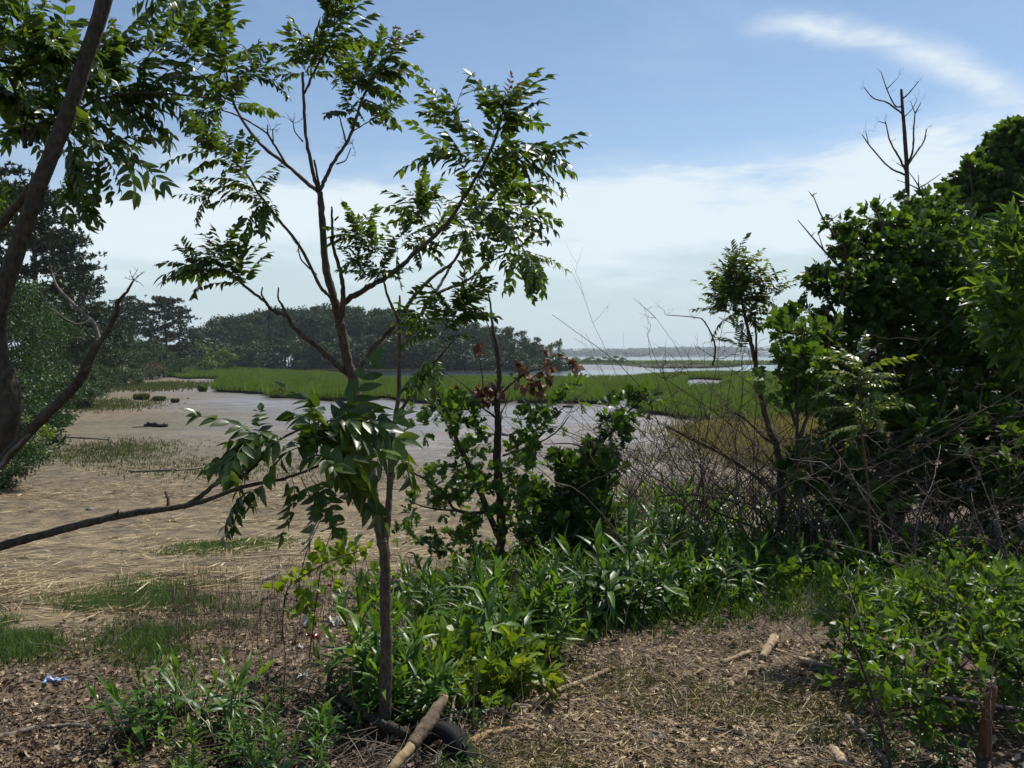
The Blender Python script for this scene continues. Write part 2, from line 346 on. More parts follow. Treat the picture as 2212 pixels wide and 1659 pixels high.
# ------------------------------------------------------------------ ground sheet
def spaced(lo, hi, n, c, k):
    t = np.linspace(math.asinh((lo - c) / k), math.asinh((hi - c) / k), n); return c + k * np.sinh(t)
def build_ground():
    xs = spaced(-2500, 2500, 340, 0.0, 2.6); ys = spaced(-30, 5000, 430, 5.0, 2.6)
    X, Y = np.meshgrid(xs, ys); Zt = terr(X, Y)
    V = np.stack([X, Y, Zt], -1).reshape(-1, 3); nx, ny = len(xs), len(ys)
    i = (np.arange(ny - 1)[:, None] * nx + np.arange(nx - 1)[None]).ravel()
    T = np.concatenate([np.stack([i, i + 1, i + nx + 1], 1), np.stack([i, i + nx + 1, i + nx], 1)])
    # zones: litter soil, straw, wet mud, algae film / silt
    x, y = X, Y
    wob = 1.2 * wav(x, y, 0.5) + 0.6 * wav(x, y, 1.6)
    edge = 5.6 + np.clip(x, -1.5, 8) * 0.9 + np.clip(-x - 2, 0, 4) * -0.35
    lit = 1 - ss(-0.9, 0.9, y - edge + 0.5 * wob)
    mud = ss(-4, 5, y - (20.5 + 0.10 * x) + 1.5 * wob)
    shore = ss(-14, -1, shore_x(y) - x + 1.2 * wob)
    mud = mud * (1 - 0.9 * shore)
    right = ss(-3, 4, x - (0.20 * y + 2.2) + 0.5 * wob) * (1 - ss(45, 70, y)); mud = mud * (1 - right)
    alg = np.exp(-((x + 14.5 + wob) / 4.0) ** 2 - ((y - 36) / 7.0) ** 2) + np.exp(-((x + 11.5 + wob) / 3.6) ** 2 - ((y - 24.5) / 3.0) ** 2) + 0.5 * ss(0.4, 0.9, wav(x, y, .33)) * ss(26, 34, y)
    straw = np.clip(1 - lit - mud, 0, 1)
    zone = np.stack([lit, straw, mud, np.clip(alg, 0, 1) * (1 - lit)], -1).reshape(-1, 4).astype(np.float32)
    me = MB().add(V, T).mesh('ground', None)
    wt = (mud * ss(-6, 7, y - 31 + 4.5 * wob - .25 * (x + 4))).astype(np.float32); aw = me.attributes.new('wet', 'FLOAT', 'POINT'); aw.data.foreach_set('value', wt.ravel())
    at = me.attributes.new('zone', 'FLOAT_COLOR', 'POINT'); at.data.foreach_set('color', zone.ravel())
    m, nt, out = new_mat('shore_ground')
    tc = N(nt, 'ShaderNodeTexCoord'); o = tc.outputs['Object']
    a = N(nt, 'ShaderNodeAttribute', attribute_name='zone'); sp = N(nt, 'ShaderNodeSeparateColor'); nt.links.new(a.outputs['Color'], sp.inputs[0])
    nf = NOISE(nt, o, 22, 6, 0.65); nm = NOISE(nt, o, 3.2, 5, 0.6); nl = NOISE(nt, o, 0.5, 4)
    soil = RAMP(nt, nf, [(.25, (.030, .019, .011)), (.5, (.088, .058, .034)), (.72, (.175, .122, .070)), (.9, (.29, .215, .13))])
    strw = RAMP(nt, NOISE(nt, MAPV(nt, o, (1, 2.6, 1)), 16, 6, .7), [(.28, (.040, .028, .015)), (.48, (.130, .096, .050)), (.66, (.275, .210, .110)), (.85, (.45, .36, .20))])
    strw = MIXC(nt, 1.0, strw, RAMP(nt, nm, [(.34, .36), (.62, 1.15)]), 'MULTIPLY')
    mudc = RAMP(nt, NOISE(nt, MAPV(nt, o, (.5, 1.4, 1)), 2.6, 6, .68), [(.28, (.060, .055, .052)), (.48, (.15, .142, .138)), (.7, (.215, .205, .20))])
    mudc = MIXC(nt, RAMP(nt, NOISE(nt, MAPV(nt, o, (.6, 1.5, 1)), .55, 6, .68), [(.42, 0.0), (.6, .8)]), mudc, RAMP(nt, NOISE(nt, o, 5.5, 6, .7), [(.3, (.045, .036, .028)), (.55, (.13, .105, .08)), (.8, (.22, .185, .145))]))
    al = RAMP(nt, nm, [(.3, (.055, .058, .028)), (.6, (.11, .10, .055)), (.8, (.16, .135, .09))])
    c = MIXC(nt, sp.outputs[0], strw, soil); c = MIXC(nt, sp.outputs[2], c, mudc)
    c = MIXC(nt, MATH(nt, 'MULTIPLY', a.outputs['Alpha'], RAMP(nt, nm, [(.35, .25), (.6, .9)])), c, al)
    c = MIXC(nt, 1.0, c, RAMP(nt, nl, [(.3, .8), (.7, 1.2)]), 'MULTIPLY')
    p = N(nt, 'ShaderNodeBsdfPrincipled'); nt.links.new(c, p.inputs['Base Color'])
    wa = N(nt, 'ShaderNodeAttribute', attribute_name='wet')
    wet = MATH(nt, 'MULTIPLY', wa.outputs['Fac'], RAMP(nt, NOISE(nt, MAPV(nt, o, (.35, 1.3, 1)), .9, 5, .6), [(.35, .55), (.62, 1.0)]))
    nt.links.new(MATH(nt, 'MULTIPLY_ADD', wet, -0.66, 0.9), p.inputs['Roughness'])
    p.inputs['Specular IOR Level'].default_value = 0.5
    bp = N(nt, 'ShaderNodeBump'); bp.inputs['Distance'].default_value = 0.03; bp.inputs['Strength'].default_value = 0.7
    nt.links.new(MATH(nt, 'MULTIPLY', MATH(nt, 'ADD', nf, MATH(nt, 'MULTIPLY', nm, 0.8)), MATH(nt, 'MULTIPLY_ADD', wet, -0.72, 1.0)), bp.inputs['Height']); nt.links.new(bp.outputs[0], p.inputs['Normal'])
    nt.links.new(p.outputs[0], out.inputs[0]); me.materials.append(m)
    link('ground', me, kind='structure', label='sloping shore ground of leaf litter, straw and grey mud flat')
build_ground()

def build_water():
    m, nt, out = new_mat('tidal_water'); tc = N(nt, 'ShaderNodeTexCoord'); o = tc.outputs['Object']
    p = N(nt, 'ShaderNodeBsdfPrincipled'); p.inputs['Base Color'].default_value = (.030, .040, .045, 1); p.inputs['Roughness'].default_value = 0.12
    bp = N(nt, 'ShaderNodeBump'); bp.inputs['Strength'].default_value = 0.55; bp.inputs['Distance'].default_value = 0.12
    n = NOISE(nt, MAPV(nt, o, (1.0, 2.0, 1)), .9, 4, .6)
    nt.links.new(n, bp.inputs['Height']); nt.links.new(bp.outputs[0], p.inputs['Normal']); nt.links.new(p.outputs[0], out.inputs[0])
    V = [(-2500, 60, -1.47), (2500, 60, -1.47), (2500, 5000, -1.47), (-2500, 5000, -1.47)]
    me = MB().add(V, [(0, 1, 2), (0, 2, 3)]).mesh('water', m, False)
    link('water', me, kind='structure', label='tidal river and open bay water')
build_water()

# ------------------------------------------------------------------ marsh platforms with grass
def resample(pts, step):
    pts = np.asarray(pts, float); out = []
    for a, b in zip(pts, np.roll(pts, -1, 0)):
        n = max(1, int(np.linalg.norm(b - a) / step)); t = np.linspace(0, 1, n, endpoint=False)[:, None]; out.append(a * (1 - t) + b * t)
    return np.vstack(out)
def inpoly(p, poly):
    x, y = p[:, 0], p[:, 1]; c = np.zeros(len(p), bool); j = len(poly) - 1
    for i in range(len(poly)):
        xi, yi = poly[i]; xj, yj = poly[j]
        k = ((yi > y) != (yj > y)); k &= x < (xj - xi) * (y - yi) / (yj - yi + 1e-12) + xi
        c ^= k; j = i
    return c
def rough_outline(px, z0, step, amp):
    w = np.array([U(a, b, z0)[:2] for a, b in px]); w = resample(w, step)
    w[:, 0] += amp * (wav(w[:, 0], w[:, 1], 1.3) + .5 * wav(w[:, 1], w[:, 0], 3.1)); w[:, 1] += amp * (wav(w[:, 1] + 5, w[:, 0], 1.1) + .5 * wav(w[:, 0] + 3, w[:, 1], 2.7))
    return w
M['peat'] = plain_mat('marsh_peat', (.040, .034, .026), .75, .5, 3)
def marsh(name, label, px, holes, z0, top, step, amp, ngrass, gh, gw, mat, bias, gname, glabel):
    o = rough_outline(px, z0, step, amp); hs = [rough_outline(h, top, step, amp * .5) for h in holes]
    loops = [o] + hs; L3 = [[Vector((p[0], p[1], top)) for p in l] for l in loops]
    tri = tessellate_polygon(L3); flat = np.concatenate(loops); mb = MB()
    topz = top + 0.05 * wav(flat[:, 0], flat[:, 1], .4)
    mb.add(np.column_stack([flat, topz]), [t for t in tri])
    s = 0
    for l in loops:
        n = len(l); a = np.column_stack([l, topz[s:s + n]]); b = np.column_stack([l + 0.12 * rng.normal(size=l.shape), np.full(n, z0 - 0.25)]); s += n
        i = np.arange(n); k = (i + 1) % n
        mb.add(np.vstack([a, b]), np.vstack([np.stack([i, k, n + k], 1), np.stack([i, n + k, n + i], 1)]))
    link(name, mb.mesh(name, M['peat'], False), kind='structure', label=label)
    lo, hi = o.min(0), o.max(0); pts = np.zeros((0, 2))
    while len(pts) < ngrass:
        c = rng.uniform(lo, hi, (ngrass * 3, 2)); c = c[rng.random(len(c)) < (lo[1] / c[:, 1]) ** bias]
        c = c[inpoly(c, o)]
        for h in hs: c = c[~inpoly(c, h)]
        pts = np.vstack([pts, c])
    pts = pts[:ngrass]
    # extra fringe on the edges
    for l in loops:
        e = l[rng.integers(0, len(l), int(len(l) * 14))]; pts = np.vstack([pts, e + rng.normal(size=e.shape) * .18])
    n = len(pts); nb = 4
    B = np.repeat(pts, nb, 0) + rng.normal(size=(n * nb, 2)) * .08; m = len(B)
    hgt = gh * (0.75 + 0.35 * np.repeat(0.5 + 0.5 * np.clip(wav(pts[:, 0], pts[:, 1], .55), -1, 1), nb)) * rng.uniform(.5, 1.2, m)
    base = np.column_stack([B, np.full(m, top - .08)]); lean = rng.normal(size=(m, 2)) * .32 + np.array([.10, -.05])
    tip = base + np.column_stack([lean * hgt[:, None], hgt]); ang = rng.uniform(0, np.pi, m); sd = np.column_stack([np.cos(ang), np.sin(ang), np.zeros(m)]) * gw * rng.uniform(.6, 1.3, m)[:, None]
    V = np.stack([base - sd, base + sd, tip], 1).reshape(-1, 3); T = np.arange(3 * m).reshape(-1, 3)
    link(gname, MB().add(V, T).mesh(gname, mat, False), kind='stuff', label=glabel, category='grass')
marsh('marsh_bank', 'low peat platform of the green salt marsh', 
      [(362, 799), (375, 815), (405, 819), (442, 818), (500, 820), (480, 827), (468, 840), (476, 847), (520, 849), (572, 848), (591, 860), (642, 860), (712, 867), (754, 866), (842, 860), (885, 871),
       (985, 873), (1098, 872), (1104, 866), (1122, 865), (1131, 871), (1248, 872), (1330, 873), (1334, 860), (1374, 859), (1386, 886), (1417, 896), (1480, 905), (1620, 915), (1800, 905), (2050, 890),
       (2250, 822), (1900, 812), (1620, 808), (1530, 808), (1430, 813), (1374, 818), (1280, 820), (1195, 823), (1045, 820), (900, 823), (800, 823), (745, 815), (690, 809), (600, 805), (480, 797)],
      [[(1060, 838), (1100, 839), (1110, 834), (1075, 833)], [(1200, 842), (1268, 841), (1276, 829), (1230, 827), (1196, 829)], [(1290, 840), (1318, 840), (1320, 828), (1294, 827)], [(1470, 838), (1560, 834), (1580, 818), (1510, 814), (1475, 816)], [(536, 843), (568, 843), (566, 832), (540, 831)], [(640, 826), (720, 828), (730, 822), (660, 820)]],
      -1.3, -1.02, .45, .22, 52000, .50, .030, M['mgrass'], 1.3, 'marsh_grass', 'bright green cordgrass covering the salt marsh')
marsh('far_marsh_bank', 'dull marsh strip beyond the river below the grove',
      [(250, 797), (480, 797), (780, 803), (900, 802), (1000, 798), (1100, 797), (1530, 795), (1600, 791), (1500, 787), (1200, 786), (700, 786), (300, 788)], [],
      -1.47, -1.25, 1.5, .5, 9000, .45, .06, M['mgrass_dull'], .5, 'far_marsh_grass', 'brownish green grass on the far river bank')
marsh('sand_spit', 'low spit with green grass between river and bay',
      [(1240, 786), (1700, 788), (2300, 787), (2300, 782), (1700, 781), (1240, 781)], [],
      -1.47, -1.2, 3, 1.0, 9000, .7, .12, M['mgrass'], .3, 'spit_grass', 'green grass strip on the far spit')
def sand_bar(px, name, label):
    w = rough_outline(px, -1.47, 2.0, .6); n = len(w); c = w.mean(0)
    ring = [np.column_stack([c + (w - c) * s, np.full(n, z)]) for s, z in ((1.0, -1.6), (.96, -1.42), (.8, -1.34))]
    V = np.vstack(ring + [np.array([[c[0], c[1], -1.32]])]); i = np.arange(n); k = (i + 1) % n; T = []
    for r in (0, 1): T += [np.stack([r * n + i, r * n + k, r * n + n + k], 1), np.stack([r * n + i, r * n + n + k, r * n + n + i], 1)]
    T.append(np.stack([2 * n + i, 2 * n + k, np.full(n, 3 * n)], 1))
    link(name, MB().add(V, np.vstack(T)).mesh(name, M['sand'], True), kind='structure', label=label)
M['sand'] = plain_mat('pale_sand', (.30, .25, .18), .9, .2, .2)
sand_bar([(1180, 781.0), (1500, 781.2), (1900, 781), (2300, 781), (2300, 778), (1500, 778), (1200, 778.5)], 'sand_beach', 'thin pale sand bar in front of the bay')
sand_bar([(1080, 797), (1300, 797), (1480, 793), (1300, 793), (1120, 794)], 'river_beach', 'pale sandy edge on the far river bank')

# ------------------------------------------------------------------ far shore: hills, houses, far woods
def build_hills():
    xs = np.linspace(-1500, 3600, 260); rows = []
    h = 7 + 10 * ss(-100, 700, xs) + 2.5 * np.sin(xs * .0045) + 1.5 * np.sin(xs * .013 + 1) - 4 * ss(1500, 2800, xs)
    YH = [1800, 1830, 1930, 2150, 2450, 2900]; FH = [-.22, .02, .35, .8, 1.0, .85]
    for yy, f in zip(YH, FH):
        rows.append(np.column_stack([xs, np.full(len(xs), yy) + 8 * np.sin(xs * .02), np.where(f < 0, -2.0, -1.3 + h * max(f, 0))]))
    V = np.vstack(rows); nx = len(xs); i = (np.arange(5)[:, None] * nx + np.arange(nx - 1)[None]).ravel()
    T = np.concatenate([np.stack([i, i + 1, i + nx + 1], 1), np.stack([i, i + nx + 1, i + nx], 1)])
    link('hills', MB().add(V, T).mesh('hills', plain_mat('hill_ground', (.05, .065, .035), .9, .3, .02)), kind='structure', label='low wooded hills across the bay')
    n = 2600; x = rng.uniform(-300, 2000, n); y = 1825 + 650 * rng.random(n) ** 1.5
    f = np.interp(y, YH, np.maximum(FH, 0)); hh = np.interp(x, xs, h)
    mb = MB()
    for k in range(n):
        r = rng.uniform(4.0, 8.0); c = np.array([x[k], y[k], -1.3 + hh[k] * f[k] + r * .6]); m = 30
        d = rdir(m); d[:, 2] = np.abs(d[:, 2]) * 1.1 - .25
        mb.add(*diamonds(c + d * r * rng.uniform(.75, 1.1, (m, 1)) * (1.3, 1, .8), rdir(m), d, r * .6, r * .3))
    link('far_woods', mb.mesh('far_woods', M['far_leaf'], False), kind='stuff', label='distant tree cover of the hills beyond the bay', category='woods')
    wm = plain_mat('white_house_wall', (.72, .72, .70), .7, .08, .3); rm = plain_mat('grey_roof', (.20, .20, .21), .8, .2, .3); gm = plain_mat('dark_window', (.03, .035, .04), .2, .1, 1)
    spots = [(1600, 1822, 20, 12, 9, 'white house with low roof on the far bay shore, leftmost of the shore houses'),
             (1676, 1816, 46, 14, 8, 'long low white boathouse at the far water edge beside the tallest house'),
             (1655, 1822, 22, 12, 13, 'tallest pale house with pitched roof on the far bay shore'),
             (1702, 1822, 20, 12, 9, 'small pale house at the far shore, rightmost of the shore houses'),
             (1640, 1900, 20, 12, 9, 'pale house set back among trees above the far shore')]
    for px, d, w, dp, hg, lab in spots:
        cxx = P(px, 770, d)[0]; z0 = -1.3 + np.interp(cxx, xs, h) * np.interp(d - 8 * math.sin(cxx * .02), [1800, 1830, 1930], [0, .02, .35]) - .3
        t = thing('house', lab, 'house', (cxx, d, z0), 'houses on the far shore')
        def box(mb, x0, x1, y0, y1, a, b):
            V = [(x, y, z) for z in (a, b) for x, y in ((x0, y0), (x1, y0), (x1, y1), (x0, y1))]
            mb.add(V, [(0, 1, 5), (0, 5, 4), (1, 2, 6), (1, 6, 5), (2, 3, 7), (2, 7, 6), (3, 0, 4), (3, 4, 7), (4, 5, 6), (4, 6, 7)]); return mb
        link('wall', box(MB(), -w / 2, w / 2, -dp / 2, dp / 2, 0, hg * .62).mesh('wall', wm, False), t)
        e = .6; zr = hg * .62; V = [(-w / 2 - e, -dp / 2 - e, zr), (w / 2 + e, -dp / 2 - e, zr), (w / 2 + e, dp / 2 + e, zr), (-w / 2 - e, dp / 2 + e, zr), (-w / 2 - e, 0, hg), (w / 2 + e, 0, hg)]
        link('roof', MB().add(V, [(0, 1, 5), (0, 5, 4), (2, 3, 4), (2, 4, 5), (3, 0, 4), (1, 2, 5)]).mesh('roof', rm, False), t)
        for k in range(3):
            xx = -w / 2 + w * (k + .5) / 3
            link('window', box(MB(), xx - .7, xx + .7, -dp / 2 - .06, -dp / 2 + .02, hg * .25, hg * .45).mesh('window', gm, False), t)
build_hills()

# ------------------------------------------------------------------ distant and middle trees
def crown_mesh(name, mat, seed, nclump, shape, clump_r, per, leaf, up=0.35):
    """uneven crown in a unit-ish volume; shape(n)-> clump centres"""
    r = np.random.default_rng(seed); C = shape(r, nclump); mb = MB()
    for c in C:
        R = clump_r * r.uniform(.6, 1.35); d = unit(r.normal(size=(per, 3))); d[:, 2] = d[:, 2] * .8 + up * .4; d = unit(d)
        pos = c + d * R * r.uniform(.45, 1.05, (per, 1)) * (1, 1, .72)
        nrm = unit(d + .7 * r.normal(size=(per, 3))); t = unit(np.cross(nrm, r.normal(size=(per, 3))))
        mb.add(*diamonds(pos, t, nrm, leaf * r.uniform(.6, 1.4, per), leaf * .36 * r.uniform(.7, 1.3, per)))
    return mb.mesh(name, mat, False)
def sh_round(w, h0, h1):
    def f(r, n):
        a = r.uniform(0, 6.283, n); q = r.random(n) ** .55; z = r.uniform(-1, 1, n) ; k = np.sqrt(np.clip(1 - z * z * .92, 0, 1))
        return np.column_stack([np.cos(a) * q * k * w, np.sin(a) * q * k * w, (h0 + h1) / 2 + z * (h1 - h0) / 2])
    return f
def trunk_mesh(name, mat, seed, h, r0, nb=5, spread=.35, start=.35, lean=.0):
    r = np.random.default_rng(seed); mb = MB(); k = 7
    pts = np.column_stack([np.cumsum(r.normal(size=k) * .012 * h) + lean * np.linspace(0, 1, k) * h, np.cumsum(r.normal(size=k) * .012 * h), np.linspace(-.06, .88, k) * h]); pts[0, :2] = pts[1, :2] = 0
    tube(mb, pts, np.linspace(r0, r0 * .3, k), 6)
    for b in range(nb):
        s = r.uniform(start, .8); p0 = np.array([np.interp(s * .88, np.linspace(-.06, .88, k), pts[:, i] ) for i in range(3)]); p0[2] = s * .88 * h; a = r.uniform(0, 6.283)
        p2 = p0 + np.array([math.cos(a) * spread * h, math.sin(a) * spread * h, r.uniform(.12, .3) * h]); p1 = (p0 + p2) / 2 + np.array([0, 0, -.03 * h])
        tube(mb, catmull([p0, p1, p2], 3), np.linspace(r0 * .42, r0 * .1, 7), 5, cap=False)
    return mb.mesh(name, mat)
# grove of the wooded island: unit height 1
GV = []
for s in range(6):
    w = [.34, .38, .30, .36, .33, .40][s]
    GV.append((crown_mesh('crown', M['far_leaf'], 40 + s, 46, sh_round(w, [.18, .30, .12, .34, .22, .15][s], .97), .115, 64, .040), trunk_mesh('trunk', M['bark_far'], 60 + s, 1.0, .016, 6, .28, .45)))
GL = [(crown_mesh('crown', M['far_leaf_lt'], 80 + s, 26, sh_round(.36, .18, .95), .13, 60, .05), trunk_mesh('trunk', M['bark_far'], 90 + s, 1.0, .018, 5, .22, .3)) for s in range(2)]
def plant_tree(name, label, cat, x, y, h, cm, tm, sx=1.0, group=None, z=None, rot=None):
    z = float(terr(x, y)) if z is None else z
    t = thing(name, label, cat, (x, y, z - .05), group); a = rng.uniform(0, 6.283) if rot is None else rot
    m = Matrix.Rotation(a, 4, 'Z') @ Matrix.Diagonal((h * sx, h * sx, h, 1))
    link('trunk', tm, t, m); link('crown', cm, t, m); return t
def grove():
    # silhouette rows of the grove top by pixel column
    cx_ = [418, 440, 500, 570, 640, 700, 760, 830, 900, 960, 1020, 1080, 1120, 1160, 1180]; tp = [705, 694, 680, 670, 660, 664, 660, 668, 680, 686, 694, 704, 714, 730, 745]
    for row, (d0, cnt, k) in enumerate(((182, 27, .90), (194, 24, 1.0), (207, 22, 1.06))):
        for i in range(cnt):
            px = 412 + (1176 - 412) * (i + .5) / cnt + rng.uniform(-9, 9); d = d0 + rng.uniform(-4, 4)
            top = np.interp(px, cx_, tp) + (16 if row == 0 else 0) + rng.uniform(-6, 8); b = P(px, top, d); z = float(terr(b[0], d)); h = (b[2] - z)
            if h < 3: continue
            cm, tm = GV[rng.integers(0, 6)]
            plant_tree('grove_tree', 'tall dark deciduous tree in the dense grove across the marsh', 'tree', b[0], d, h, cm, tm, rng.uniform(.66, .95), 'trees of the grove across the marsh')
    for px, top, d, lab, lt in ((1150, 738, 190, 'rounded tree at the thinning end of the grove', 0), (1206, 729, 186, 'lone umbrella-crowned tree past the right end of the grove', 1), (1188, 738, 192, 'slim pale tree between the grove end and the lone umbrella tree', 1)):
        b = P(px, top, d); z = float(terr(b[0], d)); cm, tm = (GL if lt else GV)[0]
        plant_tree('grove_end_tree', lab, 'tree', b[0], d, b[2] - z, cm, tm, .55 if lt else .8)
    bush = [crown_mesh('crown', M['far_leaf'], 120 + s, 16, sh_round(.62, .05, .9), .22, 70, .085) for s in range(3)]; bl = crown_mesh('crown', M['far_leaf_lt'], 130, 16, sh_round(.62, .05, .9), .22, 70, .085)
    st = trunk_mesh('trunk', M['bark_far'], 133, 1.0, .02, 4, .3, .1)
    for i in range(84):
        px = rng.uniform(415, 1240); d = rng.uniform(172, 178); b = P(px, 790, d)
        plant_tree('grove_shrub', 'dark understorey shrub along the foot of the grove', 'shrub', b[0], d, rng.uniform(3.6, 7.4) * (1 if px < 1000 else .7 if px < 1150 else .45), bush[rng.integers(0, 3)], st, rng.uniform(.9, 1.3), 'shrubs along the grove foot')
    for px, d, h, lab in ((438, 140, 5.2, 'pale green small tree left of the grove behind the marsh'), (480, 150, 4.2, 'pale rounded bush in front of the grove, beside the pale small tree'), (548, 158, 5.0, 'grey green bush at the front left of the grove')):
        b = P(px, 790, d); plant_tree('pale_tree', lab, 'tree', b[0], d, h, bl if px != 548 else bush[1], st, 1.0, z=-1.15)
    for i in range(9):
        px = 1240 + i * 13; d = 322 + rng.uniform(-3, 3); b = P(px, 780, d)
        plant_tree('spit_shrub', 'low green shrub in the row on the far spit', 'shrub', b[0], d, rng.uniform(1.8, 3.0), bl, st, 1.6, 'shrub row on the far spit', z=-1.3)
grove()

def pine_mesh(seed, flat=.5):
    r = np.random.default_rng(seed); mb = MB(); tr = MB(); k = 8
    pts = np.column_stack([np.cumsum(r.normal(size=k) * .010), np.cumsum(r.normal(size=k) * .010), np.linspace(-.03, .97, k)]); pts[:2, :2] = 0
    tube(tr, pts, np.linspace(.020, .004, k), 6)
    for b in range(54):
        s = r.uniform(.16, .98); a = r.uniform(0, 6.283); ln = (.30 * (1 - s) ** .6 + .06) * r.uniform(.6, 1.25)
        p0 = np.array([np.interp(s, pts[:, 2], pts[:, 0]), np.interp(s, pts[:, 2], pts[:, 1]), s])
        dr = np.array([math.cos(a), math.sin(a), r.uniform(.05, .4)]); P1 = p0 + dr * ln * .5 + np.array([0, 0, -.012]); P2 = p0 + dr * ln
        q = catmull([p0, P1, P2], 3); tube(tr, q, np.linspace(.0055, .0015, len(q)), 4, cap=False)
        for t in range(20):
            f = r.uniform(.25, 1.05); c = p0 + dr * ln * f + r.normal(size=3) * (.035, .035, .012); m = 15
            d = unit(r.normal(size=(m, 3)) + np.array([0, 0, .45])); sd = unit(r.normal(size=(m, 3)))
            mb.add(*diamonds(np.repeat(c[None], m, 0), d, sd, .024 * r.uniform(.6, 1.3, m), .0045))
    return mb.mesh('crown', M['needle'], False), tr.mesh('trunk', M['bark_far'])
PV = [pine_mesh(s) for s in (201, 202, 203)]
BV = [crown_mesh('crown', M['shrub_leaf'], 210 + s, 70, sh_round(.52, .04, .95), .13, 240, .019) for s in range(3)]
BS = [crown_mesh('crown', M['shrub_leaf'], 215 + s, 40, sh_round(.55, .04, .95), .15, 170, .036) for s in range(3)]
BVL = crown_mesh('crown', M['lime'], 220, 40, sh_round(.5, .06, .95), .15, 110, .045)
BVR = crown_mesh('crown', M['rust_leaf'], 221, 30, sh_round(.6, .04, .9), .17, 60, .04)
BST = [trunk_mesh('trunk', M['bark_far'], 230 + s, 1.0, .022, 8, .3, .12) for s in range(2)]
def left_trees():
    tab = [  # kind, px, distance, top row, width factor, label
        ('p', -30, 36, 300, .95, 'tallest dark pine on the left shore bank behind the leaning trunk'),
        ('p', 62, 44, 400, .95, 'dark pine with drooping right side above the left bank'),
        ('p', 128, 56, 505, .95, 'mid-height dark pine right of the two tallest shore pines'),
        ('p', 178, 66, 575, 1.0, 'shorter dark pine stepping down the left shore line'),
        ('p', 228, 84, 652, 1.0, 'small grey green pine in the dip of the left tree line'),
        ('p', 292, 104, 640, 1.15, 'flat-topped dark pine at the far end of the left tree line'),
        ('p', 352, 112, 640, 1.1, 'broad dark pine beside the grove end of the left shore'),
        ('p', 388, 124, 668, 1.0, 'rightmost pine of the left shore, next to the pale trees'),
        ('p', 322, 118, 655, 1.1, 'dark pine squeezed between the two broad shore pines'),
        ('p', 255, 92, 660, 1.0, 'narrow pine just left of the flat-topped shore pine'),
        ('b', 5, 32, 600, .8, 'leafy tree at the left edge under the pines'),
        ('b', 80, 40, 650, .8, 'big leafy bank tree below the dark pines'),
        ('b', 145, 52, 700, .85, 'round leafy tree in the middle of the left bank'),
        ('b', 205, 66, 715, .9, 'leafy tree at the foot of the shorter shore pine'),
        ('b', 262, 84, 720, 1.1, 'dark leafy tree near the far end of the left bank'),
        ('b', 325, 104, 735, 1.2, 'spreading dark tree at the far left shore end'),
        ('b', 375, 118, 745, 1.2, 'low dark tree closing the left shore line'),
        ('s', 35, 25, 800, 1.2, 'bank shrub hanging over the beach near the left edge'),
        ('s', 110, 34, 790, 1.2, 'dense bank shrub behind the bare forked stem'),
        ('s', 165, 46, 790, 1.3, 'low shrub on the bank right of the bare forked stem'),
        ('s', 215, 60, 785, 1.3, 'low dark shrub above the narrow beach'),
        ('s', 265, 76, 780, 1.4, 'dark shrub over the tree shadows on the far beach'),
        ('r', 330, 100, 778, 1.5, 'rust brown bush at the far end of the left beach'),
        ('l', -5, 18, 890, 1.0, 'green bush behind the curved trunk at the left edge'),
        ('l', 58, 24, 895, 1.0, 'small yellow green bush right of the curved trunk'),
    ]
    for k, px, d, top, w, lab in tab:
        b = P(px, top, d); z = float(terr(b[0], d)); h = b[2] - z; i = rng.integers(0, 3)
        if k == 'p': plant_tree('pine_tree', lab, 'pine', b[0], d, h, *PV[i], w)
        elif k == 'b': plant_tree('bank_tree', lab, 'tree', b[0], d, h, BV[i], BST[0], w * .95)
        else: plant_tree('shore_shrub', lab, 'shrub', b[0], d, h, {'s': BS[i], 'r': BVR, 'l': BS[i] if px < 0 else BVL}[k], BST[1], w)
left_trees()

# ------------------------------------------------------------------ leaf meshes
LP = np.array([0.0, .62, 1.0, .80, .42, 0.0]); LT = np.array([0, .14, .36, .60, .82, 1.0])
def pinnate(seed, pairs, ll, lw, mat, droop=.32, keep=1.0):
    r = np.random.default_rng(seed); mb = MB(); rm = MB()
    ts = np.linspace(0, 1, 9); y = ts * .97; z = .10 * ts - droop * ts ** 2; x = .05 * r.normal() * ts ** 2
    rp = np.column_stack([x, y, z]); tube(mb, rp, np.linspace(.0085, .0028, 9), 4, cap=False)
    st = np.linspace(.20, .96, pairs); B = []; D = []; Nn = []; L = []
    for i, s in enumerate(st):
        c = np.array([np.interp(s, ts, rp[:, j]) for j in range(3)]); tg = unit(np.array([0, .97, .10 - 2 * droop * s]))
        for sd in (-1, 1):
            if r.random() > keep: continue
            a = math.radians(r.uniform(52, 72) - 22 * s); dd = np.array([sd * math.sin(a), math.cos(a) * tg[1], math.cos(a) * tg[2] - r.uniform(.05, .45)])
            B.append(c); D.append(unit(dd)); Nn.append(unit(np.array([0, -tg[2], tg[1]]) + .35 * r.normal(size=3))); L.append(ll * (1 - .45 * abs(s - .45)) * r.uniform(.82, 1.12))
    B.append(rp[-1]); D.append(unit(np.array([.1 * r.normal(), 1, -.5]))); Nn.append(np.array([0, .3, 1])); L.append(ll * .8)
    L = np.array(L)
    mb.add(*blades(B, np.array(D), np.array(Nn), L, lw * (.8 + .4 * r.random(len(L))), LP, LT, r.uniform(.08, .40, len(L)), r.uniform(.15, .45, len(L))))
    return mb, mb.mesh('leaf', mat)
PIN = [pinnate(300 + s, [6, 7, 8, 7, 6, 9, 5, 7][s], [.30, .27, .25, .30, .33, .24, .34, .28][s], .050 + .006 * (s % 3), M['ailanthus'], [.16, .3, .38, .1, .25, .4, .2, .32][s], .97) for s in range(8)]
PINR = [pinnate(320 + s, 6, .28, .042, M['ailanthus_red'], .2 + .1 * s) for s in range(3)]
